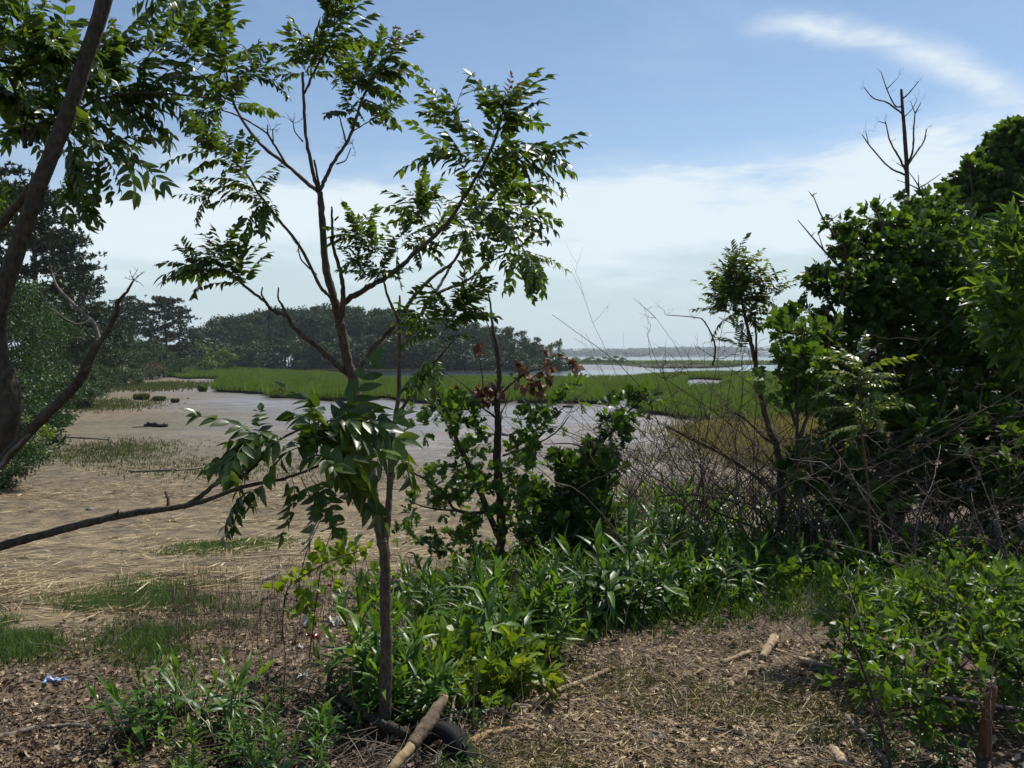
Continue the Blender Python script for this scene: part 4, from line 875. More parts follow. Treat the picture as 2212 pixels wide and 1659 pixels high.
def oak_sapling():
    g = G(1078, 1240); D = g[1]
    t = thing('oak_sapling', 'young oak with a dark trunk, green lower leaves and withered brown upper leaves', 'tree', tuple(g))
    branch(t, [(1076, 1250), (1080, 1200), (1082, 1107), (1075, 999), (1075, 928), (1075, 864), (1078, 804), (1075, 754), (1065, 714), (1060, 664), (1052, 620)], D, D, 12, 1.2, 'bark_dark', 'trunk', 9)
    branch(t, Z('Z6', (965, 650), (860, 230), (760, 10)), D, D - .1, 1.8, .8, 'bark_dark'); branch(t, Z('Z6', (975, 640), (1060, 530), (1130, 430), (1140, 340)), D, D + .1, 2, .8, 'bark_grey')
    branch(t, [(1078, 1160)] + Z('R5', (900, 1450), (800, 1220), (690, 980), (650, 870), (600, 780)) + Z('Z6', (60, 600),), D, D - .4, 7, 1.6, 'bark_dark')
    branch(t, Z('Z6', (955, 1210), (860, 1140), (760, 1070), (540, 930)), D, D - .3, 2.8, 1, 'bark_dark'); branch(t, Z('Z6', (970, 940), (1100, 830), (1230, 720), (1450, 650), (1630, 550)), D, D - .2, 2.4, .8, 'bark_dark')
    branch(t, Z('Z6', (970, 1180), (1060, 1000), (1090, 850)), D, D + .2, 1.8, .8, 'bark_dark'); branch(t, Z('Z6', (800, 1100), (790, 800), (760, 560), (760, 350)), D + .2, D + .2, 1.8, .9, 'bark_dark'); branch(t, Z('Z6', (730, 960), (560, 820), (330, 680)), D + .1, D, 1.5, .7, 'bark_dark')
    branch(t, Z('R5', (1070, 1230), (1150, 1190), (1330, 1040), (1430, 960)), D, D - .3, 2.6, 1, 'bark_dark'); branch(t, Z('R5', (1050, 1260), (1250, 1190), (1380, 1110), (1450, 1020)), D, D + .2, 2.4, 1, 'bark_dark')
    branch(t, Z('R5', (1010, 1600), (780, 1590), (700, 1480), (580, 1400), (450, 1330)), D, D - .5, 4, 1.5, 'bark_dark'); branch(t, Z('R5', (780, 1590), (620, 1575), (500, 1540)), D - .3, D - .4, 2.4, 1, 'bark_dark'); branch(t, Z('R5', (1000, 1500), (850, 1300), (790, 1180)), D, D, 3, 1, 'bark_dark')
    # withered leaves
    for r, x, y, rr, n in [('Z6', 620, 850, 70, 5), ('Z6', 890, 810, 80, 7), ('Z6', 880, 950, 90, 9), ('Z6', 770, 1000, 70, 6), ('Z6', 1230, 650, 60, 5), ('Z6', 1170, 700, 50, 3), ('Z6', 1130, 810, 50, 4), ('Z6', 1220, 830, 30, 3), ('Z6', 1370, 790, 80, 6), ('Z6', 1330, 820, 30, 2),
                           ('Z6', 1490, 810, 60, 5), ('Z6', 1470, 540, 60, 5), ('Z6', 1755, 570, 60, 5), ('Z6', 1780, 650, 20, 2), ('Z6', 730, 310, 30, 2), ('Z6', 1420, 650, 20, 1), ('Z6', 240, 640, 60, 3), ('Z6', 820, 1080, 70, 4)]:
        p = Z(r, (x, y))[0]
        n = max(1, int(n * .7)); leafy(t, [(p[0], p[1], D, rr * .2, rr * .2, .12, n)], OAKD, .115, n, 'withered_leaf_spray', upb=-.3)
    for p in ((1050, 920), (1035, 900), (1070, 905), (1056, 890)): twiglets(t, p, D, 4, 40, 'cane')
    G1 = [('Z6', 420, 1080, 110, 120, 10), ('Z6', 520, 1200, 90, 110, 9), ('Z6', 170, 1050, 90, 40, 4), ('Z6', 130, 1260, 60, 60, 4), ('Z6', 650, 1270, 80, 70, 6), ('R5', 1250, 970, 30, 30, 3), ('R5', 1340, 960, 40, 25, 3), ('R5', 1460, 880, 40, 40, 3),
          ('R5', 1200, 1080, 60, 50, 6), ('R5', 1310, 1100, 50, 60, 5), ('R5', 1390, 1060, 30, 30, 3), ('R5', 860, 1260, 90, 70, 7), ('R5', 720, 1330, 90, 60, 6), ('R5', 1180, 1250, 90, 60, 7), ('R5', 900, 1400, 140, 80, 12), ('R5', 1130, 1380, 120, 90, 12),
          ('R5', 960, 1520, 170, 90, 14), ('R5', 1150, 1540, 110, 90, 10), ('R5', 720, 1540, 110, 60, 7), ('R5', 560, 1560, 90, 60, 5), ('R5', 640, 1440, 60, 50, 4), ('B2', 1000, 250, 180, 90, 12), ('B2', 620, 260, 150, 80, 9), ('B2', 480, 240, 70, 70, 4), ('B2', 800, 180, 120, 80, 8)]
    lum = []
    for r, x, y, rx, ry, n in G1:
        s = ZR[r][2]; p = Z(r, (x, y))[0]; lum.append((p[0], p[1], D - .1, rx * s, ry * s, .35, n))
    leafy(t, [(*l[:6], int(l[6] * 1.6)) for l in lum], OAKB + OAK[:2], .15, 280, shell=.2)
    # neighbour: low oak shrub reaching up to the right
    g = G(1270, 1235); D = g[1] + .2; t = thing('oak_shrub', 'dense low oak shrub right of the young oak, one arm reaching up to the right', 'shrub', tuple(g))
    branch(t, [(1270, 1240)] + Z('R5', (1500, 1480), (1590, 1250), (1700, 1120), (1800, 1000), (1930, 890)), D, D - .1, 6, 1.2, 'bark_dark'); branch(t, [(1265, 1238)] + Z('R5', (1430, 1500), (1400, 1330), (1380, 1230)), D, D, 5, 1.2, 'bark_dark'); branch(t, Z('R5', (1590, 1250), (1480, 1190), (1300, 1190)), D, D, 2, .8, 'bark_dark')
    lum = []
    for x, y, rx, ry, n in [(1930, 900, 50, 40, 5), (1800, 970, 50, 50, 6), (1870, 1040, 50, 40, 5), (1690, 1100, 70, 50, 7), (1740, 1140, 50, 40, 5), (1620, 1200, 80, 60, 9), (1640, 1300, 80, 60, 9), (1530, 1330, 120, 90, 18), (1400, 1400, 140, 110, 22), (1560, 1450, 150, 110, 24), (1400, 1560, 160, 90, 22), (1600, 1560, 140, 90, 20), (1300, 1480, 100, 90, 12), (1660, 1400, 60, 70, 8)]:
        p = Z('R5', (x, y))[0]; lum.append((p[0], p[1], D, rx * .36, ry * .36, .4, n))
    for x, y, rx, ry, n in [(1420, 130, 180, 120, 24), (1520, 330, 150, 120, 18), (1350, 330, 120, 120, 14), (1620, 200, 140, 100, 20), (1700, 330, 120, 100, 14), (1250, 200, 120, 120, 14)]:
        p = Z('B2', (x, y))[0]; lum.append((p[0], p[1], D, rx * .36, ry * .36, .4, n))
    leafy(t, [(*l[:6], int(l[6] * 2.2)) for l in lum], OAK + OAKB[:2], .145, 280, shell=.2, sub=4)
oak_sapling()

def right_trees():
    # big dark oak
    D = 8.2; x, y = P(1930, 1000, D)[:2]; t = thing('oak_tree', 'large dark lobed-leaf oak filling the right side', 'tree', (x, y, float(terr(x, y))))
    b0 = np.array(t.location) + np.array([0, 0, -.1]); mb = MB()
    q = catmull([b0, P(1945, 900, D), P(1920, 740, D), P(1930, 600, D)], 6); tube(mb, q - b0 - np.array([0, 0, .1]) * 0, np.linspace(.11, .03, len(q)), 9, .05); link('trunk', mb.mesh('trunk', M['bark_dark']), t)
    for pts in ([(1935, 860), (1850, 760), (1790, 650), (1760, 610)], [(1930, 800), (2000, 700), (2080, 620)], [(1930, 700), (1870, 600), (1830, 520)], [(1945, 900), (1840, 850), (1760, 800)], [(1930, 640), (1990, 560), (2040, 500)]): branch(t, pts, D, D - .5, 6, 1.5, 'bark_dark')
    L = [(1850, 550, D - .2, 42, 45, .5, 50), (1912, 535, D, 34, 38, .5, 36), (1880, 620, D - .3, 90, 60, .7, 130), (1795, 615, D - .4, 40, 24, .4, 26), (1960, 560, D, 80, 80, .7, 120), (1980, 680, D - .2, 110, 100, .8, 170), (1870, 725, D - .3, 80, 80, .7, 120), (1800, 750, D - .3, 50, 55, .5, 50),
         (2080, 600, D + .3, 90, 110, .8, 150), (2060, 760, D, 110, 90, .8, 150), (1960, 820, D, 130, 70, .8, 140), (2010, 480, D + .4, 60, 60, .6, 80), (2150, 720, D, 90, 130, .8, 140), (2230, 640, D, 80, 160, .8, 120), (2230, 800, D, 80, 100, .8, 90), (2100, 860, D, 120, 60, .7, 100),
         (1860, 850, D - .2, 90, 45, .5, 80), (2000, 560, D - .4, 120, 80, .5, 110), (1815, 490, D - .2, 16, 22, .2, 12), (1905, 480, D, 14, 20, .2, 10), (1752, 608, D - .4, 20, 12, .2, 10), (1700, 700, D - .3, 14, 14, .2, 6), (1880, 470, D, 10, 16, .15, 6), (1750, 690, D - .3, 22, 20, .2, 10), (2340, 640, D, 110, 170, .8, 70), (2340, 830, D, 110, 110, .8, 50)]
    leafy(t, [(*l[:6], int(l[6] * (1.75 if l[1] < 780 else .9))) for l in L], OAKC + OAKS[:2], .150, 280, shell=.2, sub=11)
    # finer leaved tall tree behind
    D = 13.5; x, y = P(2190, 900, D)[:2]; t = thing('tall_tree', 'tall finer-leaved tree rising behind the big oak at the right edge', 'tree', (x, y, float(terr(x, y))))
    b0 = np.array(t.location); mb = MB(); q = catmull([b0 - (0, 0, .1), P(2195, 700, D), P(2170, 520, D), P(2190, 360, D)], 6); tube(mb, q - b0, np.linspace(.16, .03, len(q)), 9, .05); link('trunk', mb.mesh('trunk', M['bark_dark']), t)
    for pts in ([(2185, 620), (2120, 540), (2070, 470)], [(2175, 520), (2130, 430), (2110, 380)], [(2190, 460), (2230, 360)]): branch(t, pts, D, D - .4, 5, 1.5, 'bark_dark')
    L = [(2200, 300, D, 45, 45, .8, 110), (2170, 350, D, 60, 45, .8, 130), (2110, 400, D, 55, 50, .9, 150), (2060, 450, D, 45, 40, .8, 110), (2150, 450, D, 80, 70, 1.0, 200), (2230, 420, D, 70, 110, 1.0, 200), (2090, 520, D, 70, 70, 1.0, 170), (2180, 560, D, 90, 80, 1.0, 200), (2250, 330, D, 60, 80, 1, 120), (2030, 500, D, 30, 45, .7, 60)]
    leafy(t, [(*l[:6], int(l[6] * 1.6)) for l in L], OAKC, .215, 200, shell=.25, sub=9)
    # pale leafy tree at the right edge
    D = 6.0; x, y = P(2240, 1000, D)[:2]; t = thing('pale_leaf_tree', 'yellow green leafy tree cut off by the right edge in front of the oak', 'tree', (x, y, float(terr(x, y))))
    b0 = np.array(t.location); mb = MB(); q = catmull([b0 - (0, 0, .1), P(2250, 800, D), P(2240, 560, D)], 6); tube(mb, q - b0, np.linspace(.06, .02, len(q)), 8, .05); link('trunk', mb.mesh('trunk', M['bark_dark']), t)
    for pts in ([(2248, 780), (2200, 700), (2170, 660)], [(2245, 680), (2200, 600), (2170, 550)], [(2240, 600), (2210, 530)]): branch(t, pts, D, D - .2, 3.5, 1.2, 'bark_dark')
    leafy(t, [(2200, 560, D, 45, 60, .4, 60), (2180, 640, D - .1, 45, 60, .4, 70), (2215, 700, D, 60, 60, .4, 80), (2170, 700, D, 30, 35, .3, 30), (2240, 620, D, 60, 120, .4, 100), (2260, 500, D, 40, 60, .4, 40)], LANC, .17, 220, shell=.2, sub=6)
    # pale lobed bush left of the oak
    D = 6.8; x, y = P(1715, 1000, D)[:2]; t = thing('lobed_bush', 'light green lobed-leaf bush at the left foot of the big oak', 'shrub', (x, y, float(terr(x, y))))
    for pts in ([(1720, 1030), (1722, 900), (1715, 800), (1720, 740)], [(1720, 960), (1760, 860), (1775, 780)], [(1720, 920), (1690, 830), (1680, 770)]): branch(t, pts, D, D, 4, 1.2, 'bark_dark', 'stem')
    leafy(t, [(1715, 735, D, 28, 24, .25, 20), (1692, 775, D, 26, 28, .2, 16), (1740, 780, D, 36, 40, .3, 30), (1705, 840, D, 32, 36, .2, 20), (1775, 730, D, 24, 24, .2, 14), (1755, 860, D, 44, 36, .3, 26)], OAKB, .17, 150, shell=.1, sub=3)
    # low leafy foot of the oak, dark brush
    D = 7.4; x, y = P(2010, 1080, D)[:2]; t = thing('brush_thicket', 'dark twiggy thicket with scattered leaves under the big oak', 'shrub', (x, y, float(terr(x, y))))
    tang(t, 2010, 1090, D, 110, 420, 1.5, 'cane', pale=.25)
    leafy(t, [(1850, 900, D, 70, 35, .5, 36), (1950, 920, D, 110, 50, .6, 70), (2080, 940, D, 130, 55, .6, 76), (2190, 950, D, 90, 70, .6, 70), (1800, 980, D - .3, 60, 40, .4, 26), (1830, 1070, D - .5, 70, 40, .4, 30), (1960, 1030, D, 140, 50, .5, 60), (2130, 1060, D, 130, 70, .5, 70), (2200, 1010, D - .8, 60, 50, .4, 40), (1750, 1020, D - .4, 60, 30, .4, 20), (2330, 980, D, 120, 90, .7, 70), (2460, 950, D, 120, 130, .8, 80), (2600, 960, D, 130, 130, .8, 70), (2400, 1090, D - .6, 140, 70, .6, 60)], OAKS, .22, 120, shell=.2)
def tang(t, px, py, D, n, spread_px, hgt, mat, seed=0, thick=1.0, pale=.15, arch=1.0):
    """tangle of arching canes, each with its side twigs, as parts"""
    b = np.array(t.location)
    for i in range(n):
        off = rng.normal(size=2) * np.array([spread_px * .42 * D / F, .45]); p = np.array([b[0] + off[0], b[1] + off[1], 0]); p[2] = terr(p[0], p[1]) - .02
        a = rng.uniform(0, 6.283); d = unit(np.array([math.cos(a) * .75 * rng.uniform(.2, 1.2), math.sin(a) * .45, 1.0])); L = hgt * rng.uniform(.6, 1.35); k = 11; q = [p]; g = np.array([math.cos(a), math.sin(a) * .6, -.55]) * arch
        for s in range(k):
            d = unit(d + g * .10 * rng.uniform(.2, 1.6) + rng.normal(size=3) * .10); q.append(q[-1] + d * L / k)
        q = np.array(q); q[:, 2] = np.maximum(q[:, 2], terr(q[:, 0], q[:, 1]) + .01); r0 = rng.uniform(.0036, .0075) * thick; mb = MB(); tube(mb, q - b, np.linspace(r0, r0 * .3, len(q)), 5)
        for j in range(rng.integers(4, 10)):
            s = rng.integers(2, k); e = unit(q[s] - q[s - 1] + rng.normal(size=3) * .8); l = rng.uniform(.08, .36) * L * .6; w = q[s] + np.linspace(0, 1, 6)[:, None] * e * l + np.cumsum(rng.normal(size=(6, 3)) * l * .045, 0); w[0] = q[s]
            tube(mb, w - b, np.linspace(r0 * .5, r0 * .2, 6), 4, cap=False)
            for jj in range(2):
                m = rng.integers(1, 5); v = w[m] + unit(e + rng.normal(size=3)) * l * .35; tube(mb, np.array([w[m], (w[m] + v) / 2 + rng.normal(size=3) * l * .03, v]) - b, [r0 * .3, r0 * .25, r0 * .15], 3, cap=False)
        link('cane', mb.mesh('cane', M['cane_pale' if rng.random() < pale else mat]), t)
right_trees()
def dead_trees():
    D = 9.5; x, y = P(1960, 1000, D)[:2]; t = thing('dead_tree', 'bare dead sapling standing above the dark oak against the sky', 'tree', (x, y, float(terr(x, y))))
    b = np.array(t.location); mb = MB(); pts = [b - (0, 0, .1), P(1965, 800, D), P(1958, 600, D)] + [P(*p, D) for p in Z('R3', (1505, 1380), (1512, 1200), (1508, 1000), (1495, 800), (1483, 650), (1476, 535))]
    q = catmull(pts, 5); tube(mb, q - b, np.interp(np.linspace(0, 1, len(q)), [0, .4, 1], [.05, .030, .014]), 8, .05); link('trunk', mb.mesh('trunk', M['bark_dark']), t)
    for pts, a, c in [([(1500, 1020), (1460, 940), (1410, 850), (1380, 730)], 2.6, 1.2), ([(1498, 1050), (1400, 1000), (1290, 880), (1243, 810)], 2.2, 1), ([(1280, 870), (1262, 785)], 1, .7), ([(1510, 1000), (1545, 900), (1550, 780), (1558, 680)], 2.4, 1.2), ([(1558, 680), (1592, 620)], 1.5, 1), ([(1558, 680), (1532, 610)], 1, .6),
                      ([(1515, 990), (1570, 910), (1610, 850), (1627, 775)], 2.2, 1.2), ([(1478, 680), (1390, 615), (1310, 590), (1252, 525)], 2, .8), ([(1475, 640), (1440, 635), (1395, 550), (1354, 432)], 1.8, .8), ([(1393, 530), (1458, 465)], 1.2, .6), ([(1488, 590), (1530, 550), (1577, 490)], 1.8, .8), ([(1495, 700), (1540, 655), (1570, 600)], 1.2, .6), ([(1380, 740), (1340, 728)], 1, .6), ([(1500, 1010), (1447, 978)], 1.2, .7)]:
        branch(t, Z('R3', *pts), D, D + rng.uniform(-.3, .3), a, c, 'bark_dark', jit=.05)
        twiglets(t, Z('R3', pts[-1])[0], D, 2, 26, 'bark_dark')
        if len(pts) > 3: twiglets(t, Z('R3', pts[-2])[0], D, 2, 22, 'bark_dark')
    D = 10.5; x, y = P(2060, 1000, D)[:2]; t = thing('dead_branches', 'thin leafless sapling between the dead tree and the tall right tree', 'tree', (x, y, float(terr(x, y)))); b = np.array(t.location); mb = MB()
    q = catmull([b - (0, 0, .1), P(2030, 700, D), P(2005, 490, D), *[P(*p, D) for p in Z('R3', (1620, 1240), (1580, 1120), (1520, 1030))]], 5); tube(mb, q - b, np.linspace(.03, .004, len(q)), 6); link('trunk', mb.mesh('trunk', M['bark_dark']), t)
    for pts in ([(1625, 1240), (1690, 1158)], [(1585, 1125), (1630, 1100), (1714, 1042)], [(1580, 1135), (1520, 1105), (1448, 1080)], [(1580, 1130), (1580, 1050)], [(1630, 1230), (1600, 1290)], [(1895, 1250), (1900, 1150), (1880, 1010), (1830, 930)], [(1900, 1110), (1880, 1060)]): branch(t, Z('R3', *pts), D, D, 1.6, .6, 'bark_dark')
    D = 7.8; x, y = P(1840, 1040, D)[:2]; t = thing('leaning_dead_stems', 'leafless stems leaning left out of the oak towards the sky', 'shrub', (x, y, float(terr(x, y)))); b = np.array(t.location)
    for top in ([(1160, 1659), (1100, 1600), (1000, 1490), (930, 1410), (855, 1320)], [(1150, 1620), (1080, 1430), (1000, 1300), (945, 1170)], [(1350, 1500), (1345, 1350), (1325, 1270), (1285, 1240)]):
        mb = MB(); q = catmull([b - (0, 0, .05), *[P(*p, D) for p in Z('R3', *top)]], 6); tube(mb, q - b, np.linspace(.016, .004, len(q)), 6); link('stem', mb.mesh('stem', M['bark_dark']), t)
    for pts in ([(1030, 1340), (1120, 1272)], [(945, 1180), (920, 1148)], [(945, 1170), (970, 1157)], [(1325, 1272), (1383, 1190)], [(1080, 1560), (1100, 1440), (1090, 1330)], [(1100, 1630), (1010, 1635), (940, 1610)], [(1010, 1500), (990, 1440), (978, 1395)], [(935, 1420), (958, 1392)]): branch(t, Z('R3', *pts), D, D, 1.4, .5, 'cane', name='twig')
dead_trees()
def brambles():
    for px, py, n, sp, h, lab, pale in ((1570, 1185, 80, 320, 2.3, 'leafless bramble tangle around the thin sapling', .12), (1440, 1160, 44, 220, 1.9, 'smaller leafless bramble left of the thin sapling', .12), (1690, 1200, 64, 280, 2.1, 'arching bare bramble canes right of the thin sapling', .15), (1990, 1230, 34, 240, 1.0, 'pale bare canes arching in the shade below the oak', .45), (2150, 1250, 30, 200, .95, 'dense dry canes at the right edge under the oak', .3)):
        g = G(px, py); t = thing('bramble', lab, 'bramble', tuple(g)); tang(t, px, py, g[1], n, sp, h, 'cane', pale=pale, arch=.75)
    g = G(1690, 1190); D = g[1]; t = thing('fallen_limb', 'dark limb lying across the weeds at the foot of the thin sapling', 'branch', tuple(g))
    branch(t, Z('B3', (770, 290), (850, 225), (930, 205), (1060, 215), (1180, 200), (1220, 190)), D, D + .1, 5, 2.5, 'bark_dark', 'limb')
    branch(t, Z('B3', (730, 310), (640, 130), (500, 60), (200, 20), (20, 30)), D, D - .5, 2.6, 1.2, 'bark_dark', 'limb'); branch(t, Z('B3', (740, 300), (560, 200), (380, 130), (240, 50), (170, 130), (175, 220)), D, D - .6, 2.6, 1.2, 'bark_dark', 'limb')
    branch(t, Z('R6', (760, 1500), (600, 1380), (440, 1270), (250, 1180), (60, 1080)), D, D - .3, 3.6, 1.6, 'bark_red', 'limb'); branch(t, Z('R6', (900, 1500), (930, 1400), (1010, 1300), (1150, 1170)), D, D + .2, 3, 1.2, 'cane', 'limb')
brambles()

# ------------------------------------------------------------------ herbs
def herb_leaf(seed, mat, L=1.0, W=.10, bend=.5, prof=HP):
    r = np.random.default_rng(seed); return MB().add(*blades([(0, 0, 0)], np.array([[0, 1, .25]]), np.array([[0, -.2, 1.0]]), L, W, prof, HT, bend, .35))
HL = {}
for key, mat, W, bd in (('herb', 'herb', .085, .45), ('herb_dark', 'herb_dark', .090, .5), ('broad', 'herb', .15, .6), ('lime', 'lime', .20, .3)):
    HL[key] = [(herb_leaf(500 + i, M[mat], 1, W * (.85 + .15 * i), bd * (.5 + .4 * i)), None) for i in range(4)]
    HL[key] = [(m, m.mesh('leaf', M[mat])) for m, _ in HL[key]]
def stem_variants(seed, h=1.0):
    out = []
    for i in range(5):
        r = np.random.default_rng(seed + i); k = 6; ts = np.linspace(0, 1, k); q = np.column_stack([.10 * r.normal() * ts ** 2, .10 * r.normal() * ts ** 2, ts]); mb = MB(); tube(mb, q, np.linspace(.013, .006, k), 4, cap=False)
        L = []
        for j in range(17):
            s = .10 + .88 * j / 16 + .02 * r.normal(); a = j * 2.399 + r.uniform(-.3, .3); el = np.interp(s, [.1, .6, 1], [-.05, .45, 1.3]) + .15 * r.normal()
            p = np.array([np.interp(s, ts, q[:, c]) for c in range(3)]); d = np.array([math.cos(a) * math.cos(el), math.sin(a) * math.cos(el), math.sin(el)]); L.append((p, d, np.interp(s, [0, .5, 1], [.42, .48, .34]) * r.uniform(.8, 1.2)))
        out.append((mb, mb.mesh('stem', M['stem']), L))
    return out
SV_ = stem_variants(520)
def clump_joined(seed, key):
    r = np.random.default_rng(seed); mb = MB(); sv = SV_[seed % 5]; mb.V += sv[0].V; mb.T += sv[0].T; mb.n += sv[0].n
    for p, d, l in sv[2]:
        m = HL[key][r.integers(0, 4)][0]; mb.add(xf(frame(p, d, (0, 0, 1), l), m.V[0]), m.T[0])
    return mb.mesh('stalk', HL[key][0][1].materials[0])
CJ = {k: [clump_joined(540 + i, k) for i in range(5)] for k in ('herb', 'herb_dark', 'broad', 'lime')}
def herb(px, py, hpx, wpx, n, key, label, fine, name='leafy_herb', group=None):
    g = G(px, py); d = g[1]; t = thing(name, label, 'plant', tuple(g), group); H = hpx * d / F; Wd = wpx * d / F
    for i in range(n):
        a = rng.uniform(0, 6.283); q = math.sqrt(rng.random()) * Wd * .5; x, y = math.cos(a) * q, math.sin(a) * q * .8; z = float(terr(g[0] + x, g[1] + y)) - g[2] - .01
        tilt = np.array([math.cos(a) * .45 * q / max(Wd * .5, .01) + .12 * rng.normal(), math.sin(a) * .4 * q / max(Wd * .5, .01) + .12 * rng.normal(), 1.0]); h = H * rng.uniform(.6, 1.08) * (1 - .25 * q / (Wd * .5 + 1e-6))
        v = Vector(tilt).normalized(); m = v.to_track_quat('Z', 'Y').to_matrix().to_4x4() @ Matrix.Rotation(rng.uniform(0, 6.28), 4, 'Z'); m = Matrix.Translation((x, y, z)) @ m @ Matrix.Scale(h, 4)
        if fine:
            mbv, sm, L = SV_[rng.integers(0, 5)]; st = link('stem', sm, t, m)
            for p, dd, l in L:
                if rng.random() < .12: continue
                link('leaf', HL[key][rng.integers(0, 4)][1], st, frame(p, dd, (0, 0, 1), l * rng.uniform(.85, 1.15)))
        else: link('stalk', CJ[key][rng.integers(0, 5)], t, m)
for a in [
    (1100, 1415, 230, 160, 24, 'herb', 'tall bright herb clump with long pointed leaves, in front of the young oak', 1),
    (390, 1560, 165, 230, 22, 'herb', 'bright green herb clump standing alone in the leaf litter on the left', 1),
    (795, 1500, 210, 130, 14, 'herb', 'herb clump just left of the sapling trunk', 1),
    (905, 1540, 190, 120, 12, 'herb', 'herb clump just right of the sapling trunk base', 1),
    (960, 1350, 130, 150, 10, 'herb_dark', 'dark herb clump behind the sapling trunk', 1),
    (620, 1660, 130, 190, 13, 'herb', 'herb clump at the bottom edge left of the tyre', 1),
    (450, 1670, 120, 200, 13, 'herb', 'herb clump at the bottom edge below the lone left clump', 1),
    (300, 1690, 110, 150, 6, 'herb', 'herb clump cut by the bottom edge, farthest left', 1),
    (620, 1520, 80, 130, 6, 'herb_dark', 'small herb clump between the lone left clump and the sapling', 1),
    (1480, 1310, 140, 120, 9, 'broad', 'broad-leaved plant with pale drooping leaves right of the oak shrub', 1),
    (1590, 1290, 130, 90, 7, 'herb', 'slim herb clump left of the thin sapling foot', 1),
    (2015, 1235, 110, 100, 8, 'broad', 'broad-leaved plant at the foot of the dark thicket', 1),
]: herb(*a)
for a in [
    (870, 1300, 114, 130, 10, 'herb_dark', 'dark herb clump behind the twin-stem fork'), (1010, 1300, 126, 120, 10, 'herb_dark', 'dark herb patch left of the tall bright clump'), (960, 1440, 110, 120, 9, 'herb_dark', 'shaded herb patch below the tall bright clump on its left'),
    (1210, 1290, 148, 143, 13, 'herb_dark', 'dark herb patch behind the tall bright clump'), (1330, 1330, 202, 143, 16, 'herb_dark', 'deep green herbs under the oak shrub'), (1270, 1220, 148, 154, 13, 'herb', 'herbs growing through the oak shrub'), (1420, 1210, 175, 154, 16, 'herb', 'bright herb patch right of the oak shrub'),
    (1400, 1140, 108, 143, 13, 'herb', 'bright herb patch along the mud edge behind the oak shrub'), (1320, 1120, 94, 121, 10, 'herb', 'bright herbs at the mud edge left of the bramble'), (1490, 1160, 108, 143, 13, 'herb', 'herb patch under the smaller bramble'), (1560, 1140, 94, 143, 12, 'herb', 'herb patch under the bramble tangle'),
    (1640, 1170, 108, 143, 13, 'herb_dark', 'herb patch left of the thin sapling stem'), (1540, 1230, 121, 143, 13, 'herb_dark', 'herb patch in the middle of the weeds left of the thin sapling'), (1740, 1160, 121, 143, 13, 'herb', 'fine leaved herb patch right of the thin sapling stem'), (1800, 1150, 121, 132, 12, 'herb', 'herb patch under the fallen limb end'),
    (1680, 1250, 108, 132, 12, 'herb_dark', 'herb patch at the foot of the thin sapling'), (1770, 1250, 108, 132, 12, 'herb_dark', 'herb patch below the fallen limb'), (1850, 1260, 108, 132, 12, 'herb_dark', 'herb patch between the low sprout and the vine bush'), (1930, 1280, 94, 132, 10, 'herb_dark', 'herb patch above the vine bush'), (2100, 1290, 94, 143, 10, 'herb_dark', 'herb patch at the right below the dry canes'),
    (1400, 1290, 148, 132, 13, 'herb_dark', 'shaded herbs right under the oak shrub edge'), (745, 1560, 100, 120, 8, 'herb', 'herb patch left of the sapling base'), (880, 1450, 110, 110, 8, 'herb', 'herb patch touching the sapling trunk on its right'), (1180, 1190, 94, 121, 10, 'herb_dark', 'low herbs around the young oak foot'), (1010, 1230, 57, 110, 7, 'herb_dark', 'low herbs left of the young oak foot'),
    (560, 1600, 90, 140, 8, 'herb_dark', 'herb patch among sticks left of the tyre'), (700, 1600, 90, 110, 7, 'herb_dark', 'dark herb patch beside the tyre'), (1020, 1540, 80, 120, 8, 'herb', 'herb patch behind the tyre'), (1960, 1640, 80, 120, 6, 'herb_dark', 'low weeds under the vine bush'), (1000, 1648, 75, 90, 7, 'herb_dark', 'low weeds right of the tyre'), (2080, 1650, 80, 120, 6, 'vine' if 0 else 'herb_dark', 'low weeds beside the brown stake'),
]: herb(*a, 0)
